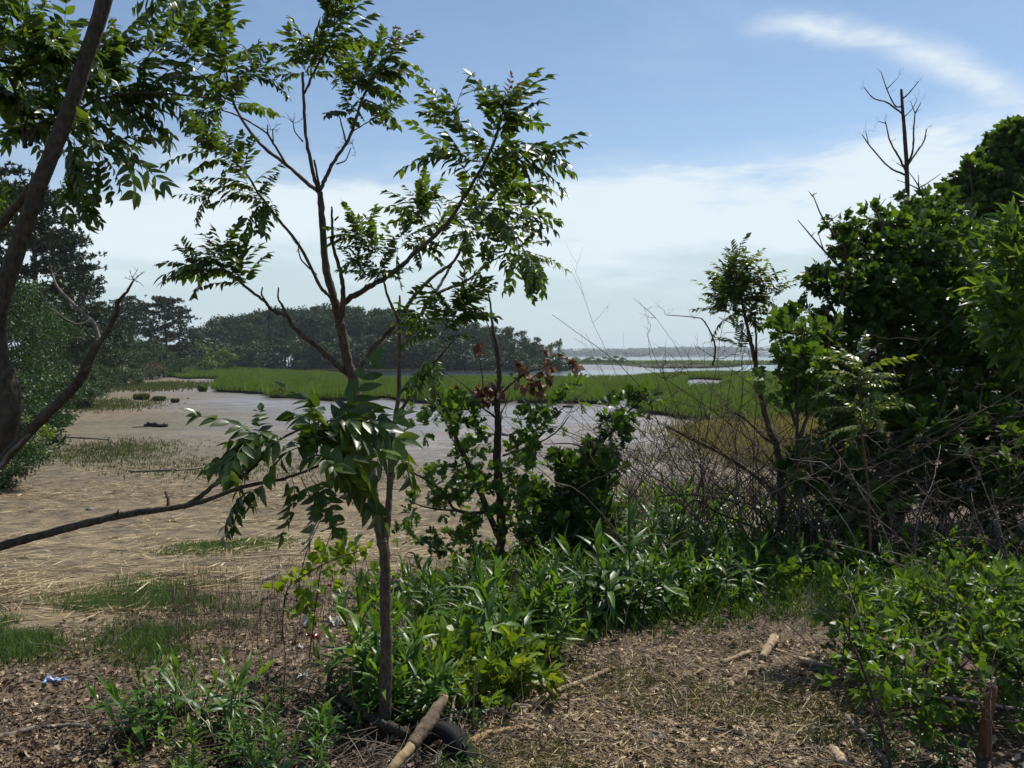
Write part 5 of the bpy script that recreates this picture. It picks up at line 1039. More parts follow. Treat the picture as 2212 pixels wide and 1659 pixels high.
def vines():
    g = G(1040, 1520); D = g[1] + .25; t = thing('lime_vine', 'yellow green small-leaved vine trailing right of the sapling trunk', 'vine', tuple(g))
    for pts in ([(930, 1490), (1000, 1440), (1080, 1420), (1150, 1440)], [(960, 1500), (1040, 1470), (1120, 1480)]): branch(t, pts, D, D, 1.6, .8, 'stem', 'stem')
    leafy(t, [(1000, 1450, D, 60, 30, .25, 34), (1080, 1440, D, 60, 30, .25, 32), (1140, 1470, D, 45, 35, .2, 20), (930, 1440, D, 50, 40, .2, 18), (1040, 1490, D - .1, 70, 25, .2, 22)], LIME, .13, 130, shell=.2)
    g = G(700, 1300); D = 4.4; t = thing('hanging_vine', 'thin vine with a few lime leaves left of the sapling fork', 'vine', tuple(G(668, 1420)))
    branch(t, Z('B1', (1690, 900), (1720, 600), (1850, 490), (2000, 410), (2160, 355)), D, 4.0, 1.8, 1.2, 'cane', 'stem'); branch(t, [(668, 1420), (690, 1250), (705, 1180), (725, 1130)], D, D, 1.4, .8, 'cane', 'stem'); branch(t, [(640, 1300), (660, 1200), (720, 1060)], D, D, 1.4, .8, 'cane', 'stem')
    leafy(t, [(700, 1240, D, 25, 25, .12, 7), (655, 1260, D, 14, 22, .1, 5), (625, 1290, D, 20, 14, .1, 4), (770, 1240, 4.1, 40, 40, .15, 9), (745, 1210, 4.1, 20, 20, .1, 4)], LIME, .12, 40, shell=.1)
    # right foreground vine bush
    D = 3.7; x, y = P(2080, 1600, D)[:2]; t = thing('vine_bush', 'tangled round-leaved vine bush in the bottom right corner', 'shrub', (x, y, float(terr(x, y))))
    tang(t, 2080, 1600, D, 60, 360, .70, 'cane', thick=.6, pale=.3)
    global AMP
    AMP = .5
    leafy(t, [(1870, 1360, D + .3, 60, 40, .3, 26), (1840, 1430, D + .1, 45, 50, .3, 30), (1920, 1440, D, 60, 60, .35, 40), (1990, 1390, D + .2, 80, 45, .35, 36), (2080, 1360, D + .3, 80, 50, .4, 46), (2180, 1310, D + .2, 70, 70, .4, 80), (2190, 1250, D + .5, 45, 35, .3, 34), (2120, 1440, D, 90, 60, .4, 60), (2020, 1480, D - .1, 80, 70, .35, 50), (2210, 1430, D, 60, 80, .4, 66), (1900, 1520, D - .2, 50, 50, .3, 22), (2000, 1590, D - .2, 70, 50, .3, 18), (2150, 1570, D - .1, 80, 60, .3, 26), (2320, 1400, D + .1, 90, 90, .4, 50), (2420, 1480, D, 100, 90, .4, 44), (2320, 1580, D - .2, 90, 70, .3, 30)], VINE + LANC[:2], .098, 280, shell=.2, sub=5)
    leafy(t, [(1960, 1310, D + .5, 100, 30, .4, 40), (1840, 1300, D + .6, 70, 25, .3, 26), (2060, 1290, D + .6, 80, 30, .3, 30)], LANC, .12, 0, shell=.1, rest='foliage')
vines()

# ------------------------------------------------------------------ ground cover (nobody could count it)
def scatter(n, poly):
    poly = np.asarray(poly, float); lo, hi = poly.min(0), poly.max(0); out = np.zeros((0, 2))
    while len(out) < n:
        c = rng.uniform(lo, hi, (n * 2, 2)); out = np.vstack([out, c[inpoly(c, poly)]])
    out = out[:n]; return out, Gmany(out[:, 0], out[:, 1])
def stuff(name, mb, mat, label, cat, smooth=False): link(name, mb.mesh(name, mat, smooth), kind='stuff', label=label, category=cat)
def flat_dir(n, tilt=.12):
    a = rng.uniform(0, 6.283, n); return unit(np.column_stack([np.cos(a), np.sin(a), tilt * rng.normal(size=n)]))
def ground_cover():
    # straw wrack on the left beach
    px, g = scatter(42000, [(-120, 1000), (560, 1010), (1000, 1060), (1000, 1200), (820, 1240), (600, 1230), (330, 1330), (-120, 1400)])
    cl = wav(g[:, 0], g[:, 1] * 2.2, 1.4) + .6 * wav(g[:, 0], g[:, 1] * 2, 4.2); k = rng.random(len(g)) < np.clip(.30 + .62 * cl, .03, 1); g = g[k]; n = len(g)
    a = rng.normal(size=n) * .6 + .5 * wav(g[:, 0], g[:, 1], .9) + (rng.random(n) < .35) * rng.uniform(0, 3.1, n) + .15; d = np.column_stack([np.cos(a), np.sin(a), .06 * rng.normal(size=n)]); L = rng.uniform(.06, .38, n)
    stuff('straw', MB().add(*diamonds(g + np.array([0, 0, .008]) + np.column_stack([np.zeros((n, 2)), rng.random(n) * .025]), d, np.array([0, 0, 1.0]) + .4 * rng.normal(size=(n, 3)), L, rng.uniform(.0022, .0052, n) * np.sqrt(g[:, 1] / 5))), M['straw'], 'dry straw washed up over the left beach', 'straw')
    # leaf litter at lower left and under the plants
    mb = MB()
    for cnt, poly in ((10500, [(-150, 1380), (200, 1330), (480, 1270), (760, 1230), (860, 1330), (800, 1480), (760, 1720), (-150, 1720)]), (4800, [(700, 1260), (1250, 1200), (2350, 1180), (2900, 1180), (2900, 1720), (700, 1720)])):
        px, g = scatter(cnt, poly); n = len(g); d = flat_dir(n, .35); s = rng.uniform(.012, .045, n) ** 1.0 * rng.uniform(.6, 1.1, n)
        mb.add(*blades(g + np.array([0, 0, .006]) + np.column_stack([np.zeros((n, 2)), rng.random(n) * .02]), d, unit(np.array([0, 0, 1.0]) + .5 * rng.normal(size=(n, 3))), s, s * rng.uniform(.22, .5, n), OP3, OT3, rng.uniform(-.5, .6, n), rng.uniform(-.3, .8, n)))
    stuff('leaf_litter', mb, M['litter'], 'dry brown leaf litter on the near bank', 'leaf litter')
    # wood chips and mulch, lower right
    px, g = scatter(11000, [(1050, 1460), (1250, 1370), (1500, 1350), (1820, 1390), (1880, 1500), (2000, 1720), (900, 1720), (1000, 1600)]); n = len(g); L = rng.uniform(.008, .045, n)
    stuff('wood_chips', MB().add(*diamonds(g + np.array([0, 0, .004]) + np.column_stack([np.zeros((n, 2)), rng.random(n) * .016]), flat_dir(n, .25), unit(np.array([0, 0, 1.0]) + .5 * rng.normal(size=(n, 3))), L, L * rng.uniform(.10, .30, n))), M['chips'], 'shredded wood chips on the bare patch at lower right', 'wood chips')
    px, g = scatter(9000, [(900, 1470), (1250, 1360), (1500, 1345), (1840, 1380), (1880, 1500), (2000, 1720), (850, 1720), (960, 1600)]); n = len(g); a = rng.uniform(0, 6.283, n)
    stuff('mulch_fibres', MB().add(*diamonds(g + np.column_stack([np.zeros((n, 2)), .006 + rng.random(n) * .03]), np.column_stack([np.cos(a), np.sin(a), .25 * rng.normal(size=n)]), unit(np.array([0, 0, 1.0]) + .6 * rng.normal(size=(n, 3))), rng.uniform(.03, .13, n), rng.uniform(.0008, .0022, n))), M['straw'], 'loose dry grass fibres over the bare patch', 'dry grass')
    # mud clods and wrack specks on the flat
    px, g = scatter(5200, [(160, 860), (480, 870), (900, 885), (1400, 905), (1450, 1040), (900, 1060), (250, 1035), (120, 950)]); n = len(g); k = rng.random(n) < np.clip(.45 + .5 * wav(g[:, 0], g[:, 1] * 2, .5), .05, 1); g = g[k]; n = len(g); a = rng.normal(size=n) * .5
    stuff('mud_specks', MB().add(*blades(g + np.array([0, 0, .004]), np.column_stack([np.cos(a), np.sin(a), np.zeros(n)]), np.array([0, -.1, 1.0]), rng.uniform(.05, .30, n), rng.uniform(.015, .04, n), RP, RT, -.0, -.9)), M['peat'], 'dark clods and wrack specks strewn over the mud flat', 'mud clods')
    # fine twigs
    mb = MB(); polys = [(700, [(-100, 1420), (760, 1260), (800, 1720), (-100, 1720)]), (900, [(800, 1480), (1250, 1350), (1850, 1350), (2000, 1720), (800, 1720)]), (500, [(450, 1560), (1050, 1540), (1050, 1720), (450, 1720)]), (260, [(-50, 1050), (900, 1060), (700, 1240), (-50, 1330)])]
    for cnt, poly in polys:
        px, g = scatter(cnt, poly)
        for p in g:
            L = rng.uniform(.06, .35); d = flat_dir(1, .22)[0]; q = p + np.array([0, 0, .012]) + np.linspace(0, 1, 4)[:, None] * d * L + np.cumsum(rng.normal(size=(4, 3)) * L * .05, 0); q[:, 2] = np.maximum(q[:, 2], terr(q[:, 0], q[:, 1]) + .004); r = rng.uniform(.0010, .0032)
            tube(mb, q, [r, r, r * .8, r * .5], 4, cap=False)
    stuff('twig_litter', mb, M['twigs'], 'thin dry twigs scattered over the near ground', 'twigs')
    # grasses
    def grass(name, cnt, poly, h, w, mat, label, lean=.35, dens=None):
        px, g = scatter(cnt, poly)
        g[:, :2] += rng.normal(size=(len(g), 2)) * .028 * g[:, 1:2]
        if dens is not None: g = g[rng.random(len(g)) < dens(g)]
        n = len(g) * 3; b = np.repeat(g, 3, 0) + np.column_stack([rng.normal(size=(n, 2)) * .015 * g[:, 1].repeat(3)[:, None] / 5, np.zeros(n)]); b[:, 2] = terr(b[:, 0], b[:, 1]) - .005
        d = unit(np.column_stack([rng.normal(size=(n, 2)) * lean, np.ones(n)])); hh = h * rng.uniform(.5, 1.25, n); s = unit(np.cross(d, rdir(n)))
        ww = (w * np.maximum(1, b[:, 1] / 5))[:, None]; mid = b + d * hh[:, None] * .55; tip = mid + unit(d + np.column_stack([rng.normal(size=(n, 2)) * .5, np.zeros(n)])) * hh[:, None] * .5
        V = np.stack([b - s * ww, b + s * ww, mid + s * ww * .8, mid - s * ww * .8, tip], 1).reshape(-1, 3); o = (np.arange(n) * 5)[:, None]; T = np.concatenate([o + np.array([0, 1, 2]), o + np.array([0, 2, 3]), o + np.array([3, 2, 4])])
        stuff(name, MB().add(V, T), mat, label, 'grass')
    pat = lambda f, th: (lambda g: np.clip((wav(g[:, 0], g[:, 1] * 1.6, f) - th) * 2.0 + .5, 0, 1))
    grass('shore_grass', 7000, [(-100, 1330), (150, 1300), (330, 1250), (480, 1240), (470, 1290), (330, 1330), (200, 1370), (60, 1420), (-100, 1440)], .085, .0022, M['ygrass'], 'short young grass strip between straw and leaf litter', dens=pat(2.0, .0))
    grass('beach_grass', 1500, [(425, 1190), (520, 1170), (570, 1175), (500, 1195), (430, 1205)], .07, .003, M['ygrass'], 'small bright grass patch on the straw beach')
    grass('litter_grass', 2600, [(240, 1370), (430, 1330), (640, 1260), (560, 1330), (430, 1400), (280, 1430)], .085, .0020, M['ygrass'], 'thin grass at the upper edge of the leaf litter', dens=pat(2.6, .1))
    grass('mulch_grass', 5200, [(1080, 1420), (1250, 1350), (1800, 1340), (1850, 1420), (1950, 1720), (980, 1720)], .075, .0020, M['mgrass_dull'], 'short dull grass coming up through the wood chips', .6, pat(2.3, .15))
    grass('weed_grass', 6400, [(880, 1260), (1300, 1150), (2000, 1180), (2700, 1170), (2700, 1420), (1800, 1330), (1250, 1360), (900, 1400)], .16, .0030, M['herb_dark'], 'grass blades among the weeds', .5)
    grass('mud_edge_grass', 9000, [(1330, 1080), (1400, 980), (1480, 915), (1640, 918), (1760, 900), (1760, 1060), (1500, 1110)], .28, .0022, M['mgrass_dull'], 'sparse grey green grass on the mud edge behind the bramble', .3, lambda g: np.clip(.25 + .5 * wav(g[:, 0], g[:, 1], 1.0), .05, 1))
    grass('salt_hay', 8000, [(1500, 930), (1620, 915), (1800, 905), (1960, 920), (1960, 1000), (1760, 1010), (1600, 985)], .40, .0026, M['tgrass'], 'tan dry salt hay behind the thin sapling', .35)
    grass('mud_grass', 1100, [(150, 868), (270, 862), (285, 880), (180, 890)], .16, .0024, M['mgrass_dull'], 'thin dull grass patch on the far left mud', .3); grass('mud_grass_patch', 1300, [(110, 975), (250, 950), (350, 965), (330, 985), (240, 1000), (130, 1000)], .11, .0020, M['mgrass_dull'], 'sparse grass patch on the left mud flat', .3); grass('mud_stubble', 1100, [(170, 1000), (560, 985), (900, 1000), (900, 1040), (300, 1030)], .10, .0022, M['mgrass_dull'], 'short grass stubble across the mud edge', .3)
    grass('beach_end_grass', 1200, [(270, 836), (390, 826), (400, 834), (300, 846)], .35, .0028, M['mgrass_dull'], 'dull grass strip at the far end of the left beach', .25)
    # bare red-brown weed stalks on the bank
    mb = MB(); px, g = scatter(420, [(230, 1390), (430, 1280), (640, 1230), (820, 1240), (760, 1370), (450, 1420)])
    for p in g:
        h = rng.uniform(.10, .30); d = unit(np.array([.2 * rng.normal(), .2 * rng.normal(), 1])); q = p + np.linspace(0, 1, 4)[:, None] * d * h + np.cumsum(rng.normal(size=(4, 3)) * .006, 0); tube(mb, q, np.linspace(.0016, .0007, 4), 3, cap=False)
        for j in range(3): k = rng.integers(1, 4); e = q[k] + unit(d + rng.normal(size=3) * .7) * h * .35; tube(mb, np.array([q[k], e]), [.0009, .0005], 3, cap=False)
    stuff('dry_stalks', mb, M['cane'], 'thin dry red brown weed stalks on the bank', 'weed stalks')
    mb = MB(); px, g = scatter(900, [(760, 1300), (960, 1230), (1300, 1130), (1700, 1150), (2050, 1190), (2300, 1260), (2250, 1340), (1800, 1320), (1380, 1350), (1220, 1420), (1100, 1520), (760, 1560)]); pool = VINE + LANC + LIME[:1] + OAKS[:1]
    for p in g:
        src = pool[random.randrange(len(pool))][0]; fm = frame(p + np.array([0, 0, rng.uniform(.02, .22)]), unit(rng.normal(size=3) + np.array([0, -.3, .9])), unit(rng.normal(size=3) * .5 + np.array([0, -.2, 1])), rng.uniform(.06, .15))
        for V, T in zip(src.V, src.T): mb.V.append(xf(fm, V))
        for T in src.T: mb.T.append(T + mb.n)
        mb.n += src.n
    stuff('undergrowth', mb, M['vine'], 'small-leaved undergrowth filling the gaps between the herbs', 'undergrowth')
    mb = MB(); px, g = scatter(260, [(760, 1320), (1300, 1150), (2050, 1190), (2250, 1340), (1380, 1360), (1100, 1540), (300, 1640), (300, 1560)])
    for p in g:
        h = rng.uniform(.12, .42); d = unit(np.array([.3 * rng.normal(), .3 * rng.normal(), 1])); q = p + np.linspace(0, 1, 5)[:, None] * d * h + np.cumsum(rng.normal(size=(5, 3)) * .010, 0); tube(mb, q, np.linspace(.0022, .0010, 5), 4, cap=False)
    stuff('dead_stems', mb, M['straw'], 'dry tan stems standing among the weeds', 'weed stalks')
ground_cover()

# ------------------------------------------------------------------ grass tussocks and debris on the mud
def tussock(px, py, w, h, mat, label):
    g = U(px, py, -1.3); z = float(terr(g[0], g[1])); D = g[1]; t = thing('grass_tussock', label, 'grass tussock', (g[0], g[1], z)); W, H = w * D / F / 2, h * D / F
    a = np.linspace(0, 6.283, 14, endpoint=False); V = np.vstack([np.column_stack([np.cos(a) * W, np.sin(a) * W * .8, np.full(14, -.1)]), np.column_stack([np.cos(a) * W * .85, np.sin(a) * W * .7, np.full(14, H * .10)]), [[0, 0, H * .16]]]); i = np.arange(14); k = (i + 1) % 14
    link('peat_base', MB().add(V, np.vstack([np.stack([i, k, 14 + k], 1), np.stack([i, 14 + k, 14 + i], 1), np.stack([14 + i, 14 + k, np.full(14, 28)], 1)])).mesh('peat_base', M['peat']), t)
    n = 620; q = np.sqrt(rng.random(n)); b = rng.uniform(0, 6.283, n); base = np.column_stack([np.cos(b) * q * W * .95, np.sin(b) * q * W * .75, np.full(n, H * .06)]); d = unit(np.column_stack([np.cos(b) * q * .14 + .13 * rng.normal(size=n), np.sin(b) * q * .14, np.ones(n)]))
    link('grass_blades', MB().add(*diamonds(base, d, rdir(n), H * rng.uniform(.6, 1.05, n), .026 * D / 45)).mesh('grass_blades', mat, False), t)
tussock(438, 846, 18, 15, M['mgrass'], 'small isolated green grass tussock on the wet mud beside the marsh')
tussock(306, 864, 34, 14, M['mgrass_dull'], 'grey green grass tussock on the mud, left of the lower dark one')
tussock(344, 866, 27, 10, M['mgrass_dull'], 'low dark grass tussock on the mud right of the grey green one')
tussock(378, 870, 16, 9, M['mgrass_dull'], 'smallest sparse tussock on the left mud flat')
def log_on_ground(name, label, pts, r0, r1, mat, cat='stick', lift=.6, sides=8, end=None, jit=.08, zs=None):
    """stick lying on the ground along traced pixels"""
    g = np.array([G(x, y) for x, y in pts]); rw = np.linspace(r0, r1, len(g)) * g[:, 1] / F; g[:, 2] += rw * lift + (.014 if g[0, 1] < 9 else 0)
    if zs is not None: g[:, 2] += np.asarray(zs)
    rw = rw * (1.25 if g[0, 1] < 9 else 1)
    t = thing(name, label, cat, tuple(g[0])); q = catmull(g, 6); q += rng.normal(size=q.shape) * rw.mean() * (.07 if len(g) < 4 else .2); n = len(q); mb = MB()
    tube(mb, q - g[0], np.interp(np.linspace(0, 1, n), np.linspace(0, 1, len(rw)), rw) * (1 + .07 * rng.normal(size=n)), sides, jit); link('wood', mb.mesh('wood', M[mat]), t)
    if end:
        e = MB(); k = q[-1] - q[-2]; k = unit(k); tube(e, np.array([q[-1] - k * .004, q[-1] + k * rw[-1] * .7, q[-1] + k * rw[-1] * 1.5 + (0, 0, rw[-1] * .5)]) - g[0], [rw[-1] * .96, rw[-1] * .8, rw[-1] * .25], 6, .35); link('broken_end', e.mesh('broken_end', M[end]), t)
    return t
LG = log_on_ground
LG('stick', 'long grey stick lying in leaf litter at the bottom left edge', [(-40, 1590)] + Z('B1', (0, 1440), (180, 1392), (350, 1372), (500, 1382), (600, 1402), (690, 1412)), 6, 2.5, 'wood_grey')
LG('stick', 'split orange stick lying just right of the tyre', Z('B2', (850, 1470), (940, 1430), (1060, 1405), (1180, 1380)), 7, 5, 'wood_fresh', end='wood_fresh')
LG('stick', 'long pale brown stick slanting up the bare patch', Z('B2', (1215, 1250), (1400, 1150), (1560, 1080), (1680, 1030), (1730, 1020)), 6, 3.5, 'wood_pale')
LG('stick', 'grey stick lying behind the tyre, broken at its right end', Z('B2', (870, 1295), (1000, 1280), (1120, 1262), (1205, 1258)), 5, 5, 'wood_grey', end='wood_fresh')
LG('twig', 'arched thin twig above the split orange stick', Z('B2', (1000, 1070), (1120, 1085), (1240, 1150), (1330, 1220), (1425, 1295)), 2.2, 1.6, 'stem_tan', 'twig', zs=[.10, .12, .08, .04, 0])
LG('short_log', 'short thick pale log piece on the bare patch, near the weeds', Z('B3', (715, 880), (680, 930), (640, 985)), 8, 7, 'wood_pale', 'log')
LG('stick', 'straight pale stick beside the short thick log', Z('B3', (398, 1012), (480, 980), (575, 940)), 5, 4, 'wood_pale')
LG('stick', 'pale tapered stick running under the vine bush', Z('B3', (858, 1000), (960, 1025), (1100, 1068)), 6, 4.5, 'wood_pale')
LG('wood_chunk', 'small pale upright wood chunk on the bare earth', Z('B3', (456, 1170), (459, 1120)), 5.5, 5.5, 'wood_pale', 'wood chunk')
LG('wood_chunk', 'small pale chunk by the end of the tapered stick', Z('B3', (1055, 1110), (1085, 1090)), 5, 5, 'wood_pale', 'wood chunk')
LG('stick', 'dark flat branch on the mulch at the bottom centre right', Z('B3', (130, 1412), (280, 1425), (420, 1450), (560, 1470), (650, 1482)), 3.5, 5, 'bark_dark')
LG('stick', 'curved brown stick below the vine bush edge', Z('B3', (800, 1500), (870, 1442), (1050, 1425), (1190, 1395), (1240, 1355), (1252, 1325)), 3.5, 2.5, 'wood_grey')
LG('stick', 'slanting grey stick crossing the lower right corner of the mulch', Z('B3', (1150, 1370), (1250, 1490), (1330, 1580), (1420, 1680)), 5, 5.5, 'wood_grey')
LG('stick', 'brown weathered stump piece at the bottom edge of the mulch', Z('B3', (1055, 1560), (1090, 1610), (1130, 1680)), 6, 11, 'wood_pale')
LG('stick', 'thin cane lying across the shade at the lower right', Z('B3', (1570, 1402), (1740, 1450), (1920, 1475), (2212, 1502), (2300, 1510)), 3, 2.5, 'cane_pale', zs=[.12, .14, .14, .12, .1])
LG('stick', 'bent pale root end standing out of the vine bush', Z('B3', (1345, 1290), (1342, 1210), (1335, 1150), (1360, 1125)), 3.5, 3, 'wood_grey', zs=[0, .02, .05, .05])
LG('stick', 'brown stick with a torn orange end among the herbs', Z('B1', (1290, 1300), (1360, 1272), (1440, 1258), (1530, 1270)), 4.5, 4.5, 'bark', end='wood_fresh')
LG('stick', 'snapped stick left of the sapling base', Z('B1', (2100, 1325), (2030, 1270), (1962, 1222), (2012, 1165)), 4.5, 4, 'bark', end='wood_fresh', zs=[0, .03, .05, .12])
LG('stick', 'dark stick at the lower edge of the straw beach', Z('B1', (890, 525), (1000, 520), (1110, 510)), 3, 2.5, 'bark_dark')
LG('plank', 'thin pale slat lying at the bank top', Z('B1', (1550, 540), (1600, 525), (1660, 502)), 3.5, 3, 'cane_pale', 'plank')
LG('stick', 'dead twig hooped behind the sapling trunk', Z('B2', (380, 545), (430, 470), (480, 438), (530, 440), (540, 470)), 2.2, 1.8, 'stem_tan', zs=[0, .06, .08, .06, .02])
LG('driftwood', 'long dark driftwood pole on the mud edge', Z('R4', (770, 1362), (900, 1355), (1100, 1350), (1250, 1335), (1420, 1325)), 3.5, 2, 'wood_grey', 'driftwood', .8)
LG('driftwood', 'thin straight pole on the left mud flat', Z('R4', (400, 1152), (520, 1158), (655, 1167)), 2.2, 1.6, 'wood_grey', 'driftwood', .8)
LG('driftwood', 'dark lumpy log lying on the left mud flat', Z('R4', (868, 1085), (910, 1083), (960, 1088), (1000, 1086)), 4.2, 5, 'wood_wet', 'log', .8, jit=.3)
LG('driftwood', 'thin stick beside the dark lumpy log', Z('R4', (795, 1090), (868, 1088)), 1.2, 1.2, 'wood_wet', 'driftwood', .8)
LG('driftwood', 'dark stick near the far end of the left beach', Z('R4', (697, 855), (752, 858)), 1.5, 1.5, 'wood_wet', 'driftwood', .8)
LG('driftwood', 'short black driftwood stub on the wet mud right of centre', Z('Z6', (1660, 1078), (1700, 1082), (1755, 1085)), 1.6, 3.4, 'wood_wet', 'driftwood', .8)
LG('driftwood', 'mossy grey log on the mud behind the young oak', Z('R5', (890, 1142), (960, 1138), (1040, 1138), (1105, 1145)), 4, 4, 'wood_grey', 'log', .6)
LG('driftwood', 'thin dark pole on the mud right of the young oak', Z('R5', (1720, 1162), (1860, 1158)), 1.4, 1.4, 'wood_wet', 'driftwood', .8)
def standing():
    D = 3.25; g = G(1035, 1595); t = thing('twig', 'thin pale stalk standing upright beside the tyre', 'twig', tuple(G(1021, 1565))); d = G(1021, 1565)[1]
    branch(t, Z('B2', (868, 1410), (878, 1220), (890, 1035)), d, d, 2.2, 1.6, 'stem_tan', 'stalk')
    g = G(1925, 1680); d = g[1]; t = thing('bare_stem', 'thin dark bare stem rising at the left side of the vine bush', 'plant', tuple(g)); branch(t, [(1928, 1685)] + Z('B3', (1410, 1640), (1340, 1350), (1240, 1050), (1160, 870), (1130, 790)), d, d + .1, 4.5, 2, 'bark_dark', 'stem'); branch(t, Z('B3', (1165, 880), (1170, 700), (1220, 480)), d + .08, d + .15, 1.8, .8, 'cane', 'stem'); branch(t, Z('B3', (1140, 850), (1110, 1150), (1090, 1330)), d + .1, d, 1.5, 1, 'bark_dark', 'stem')
    d = 3.3; b = P(2122, 1690, d); z = float(terr(b[0], d)); t = thing('stake', 'rusty brown broken wooden stake standing in the lower right corner', 'stake', (b[0], d, z)); mb = MB()
    q = catmull([np.array([b[0] - .01, d, z - .1]), P(2126, 1600, d), P(2142, 1480, d)], 5); tube(mb, q - np.array(t.location), np.linspace(.024, .021, len(q)), 9, .04); link('post', mb.mesh('post', M['stake']), t)
    e = MB(); k = unit(q[-1] - q[-2]); tube(e, np.array([q[-1] - .003 * k, q[-1] + .008 * k, q[-1] + k * .022 + (.010, 0, 0)]) - np.array(t.location), [.019, .012, .002], 7, .2); link('broken_end', e.mesh('broken_end', M['wood_pale']), t)
    for k, (px, py, h) in enumerate(((612, 1500, 150), (1225, 1540, 60))):
        g = G(px, py); t = thing('dry_stalk', ['single dry upright weed stalk left of the hanging vine', 'short dry stalk standing on the bare patch'][k], 'plant', tuple(g)); branch(t, [(px, py), (px + 4, py - h * .5), (px - 2, py - h)], g[1], g[1], 1.6, .9, 'cane', 'stalk')
standing()
def tyre():
    g = G(946, 1612); c = np.array([g[0], g[1], g[2] - .035]); TS = .62; t = thing('old_tyre', 'old black tyre half sunk in the weeds at the foot of the sapling', 'tyre', tuple(c))
    R, r = .26, .075; na, nb = 44, 12; rot = Matrix.Rotation(math.radians(-34), 3, 'Z') @ Matrix.Rotation(math.radians(70), 3, 'X'); rot = np.array(rot)
    def ring(prof, seg=na, tread=False):
        V = []; 
        for i in range(seg):
            a = 2 * math.pi * i / seg
            for (rr, zz) in prof: V.append((rr * TS * math.cos(a), rr * TS * math.sin(a), zz * TS))
        V = np.array(V) @ rot.T; m = len(prof); T = []
        for i in range(seg):
            for j in range(m - 1):
                a, b, e, f = i * m + j, i * m + j + 1, ((i + 1) % seg) * m + j + 1, ((i + 1) % seg) * m + j; T += [(a, b, e), (a, e, f)]
        return MB().add(V, T)
    link('sidewall', ring([(.165, -.055), (.175, -.075), (.215, -.088), (.250, -.080), (.262, -.066)]).mesh('sidewall', M['rubber']), t); link('sidewall', ring([(.165, .055), (.175, .075), (.215, .088), (.250, .080), (.262, .066)]).mesh('sidewall', M['rubber']), t)
    link('tread', ring([(.262, -.066), (.270, -.03), (.272, 0), (.270, .03), (.262, .066)]).mesh('tread', M['rubber']), t); link('inner_liner', ring([(.167, -.055), (.235, -.06), (.240, 0), (.235, .06), (.167, .055)]).mesh('inner_liner', M['rubber']), t)
    # log leaning over the tyre
    d0 = g[1] - .45; pts = [P(*p, d) for p, d in zip([(835, 1690)] + Z('B2', (390, 1659), (500, 1530), (600, 1390), (700, 1245)), (d0 - .02, d0, d0 + .12, d0 + .28, d0 + .45))]
    pts = np.array(pts); t = thing('leaning_log', 'peeled yellowish log leaning across the old tyre', 'log', tuple(pts[0])); q = catmull(pts, 8); n = len(q); q[1:] += rng.normal(size=(n - 1, 3)) * .0012; rad = np.interp(np.linspace(0, 1, n), [0, .4, .62, .8, 1], [.021, .020, .024, .027, .018]) * (1 + .03 * rng.normal(size=n)); h = int(n * .58)
    mb = MB(); tube(mb, q[:h + 1] - pts[0], rad[:h + 1] * .94, 12, .05); link('wood', mb.mesh('wood', M['log_pale']), t); mb = MB(); tube(mb, q[h - 3:] - pts[0], rad[h - 3:] * 1.04, 12, .05); link('bark', mb.mesh('bark', M['log_bark']), t)
    e = MB(); k = unit(q[-1] - q[-3]); tube(e, np.array([q[-1] - k * .003, q[-1] + k * .010, q[-1] + k * .026 + (.008, 0, 0)]) - pts[0], [.019, .016, .005], 7, .4); link('broken_end', e.mesh('broken_end', M['wood_fresh']), t)
    LG('stick', 'dark limb reaching left from the tyre into the weeds', Z('B2', (470, 1490), (330, 1450), (200, 1380), (100, 1300)) + Z('B1', (2010, 1265),), 9, 5, 'bark_dark', zs=[.05, .06, .06, .05, .03])
    LG('stick', 'thin dark stick leaning at the right side of the tyre', Z('B2', (640, 1640), (720, 1480), (760, 1340), (790, 1270)), 3, 2, 'wood_grey', zs=[.02, .05, .1, .12])
    LG('stick', 'dark stick running from the split orange stick under the tyre', Z('B2', (640, 1600), (740, 1530), (850, 1475)), 5, 6, 'bark_dark', zs=[.02, .02, .0])
    t = thing('twig_heap', 'dark heap of dead twigs around the tyre at the bottom centre', 'brush pile', tuple(G(800, 1640)))
    tang(t, 860, 1630, G(800, 1640)[1], 80, 330, .42, 'bark_dark', thick=.8, pale=.2, arch=2.8)
M['log_bark'] = bark_mat('half_peeled_bark', (.030, .022, .017), (.15, .105, .065), 22, .8, stretch=1); M['log_pale'] = bark_mat('peeled_yellow_wood', (.20, .145, .075), (.36, .275, .15), 30, .5, stretch=1)
tyre()

# ------------------------------------------------------------------ rubbish and stones
def scrap(name, label, px, py, w, h, mat, cat, seed, lift=.02, fold=.5):
    g = G(px, py); d = g[1]; r = np.random.default_rng(seed); n = 7; W, H = w * d / F / 2, h * d / F / 2 * 2.2
    t = link(name, None, label=label, category=cat); 
    X, Y = np.meshgrid(np.linspace(-1, 1, n), np.linspace(-1, 1, n)); zz = lift + fold * .035 * np.sin(X * 2.1 + r.uniform(0, 3)) * np.cos(Y * 2.3 + r.uniform(0, 3)) + .010 * r.normal(size=X.shape); rr = 1 - .18 * r.random(X.shape) * (np.abs(X) + np.abs(Y))
    V = np.column_stack([(X * W * rr + .25 * W * Y).ravel(), (Y * H * rr).ravel(), zz.ravel()]); i = (np.arange(n - 1)[:, None] * n + np.arange(n - 1)[None]).ravel(); T = np.concatenate([np.stack([i, i + 1, i + n + 1], 1), np.stack([i, i + n + 1, i + n], 1)])
    bpy.data.objects.remove(t); o = link(name, MB().add(V, T).mesh(name, mat, False), label=label, category=cat); o.location = tuple(g); o.rotation_euler = (0, 0, r.uniform(-.4, .4)); return o
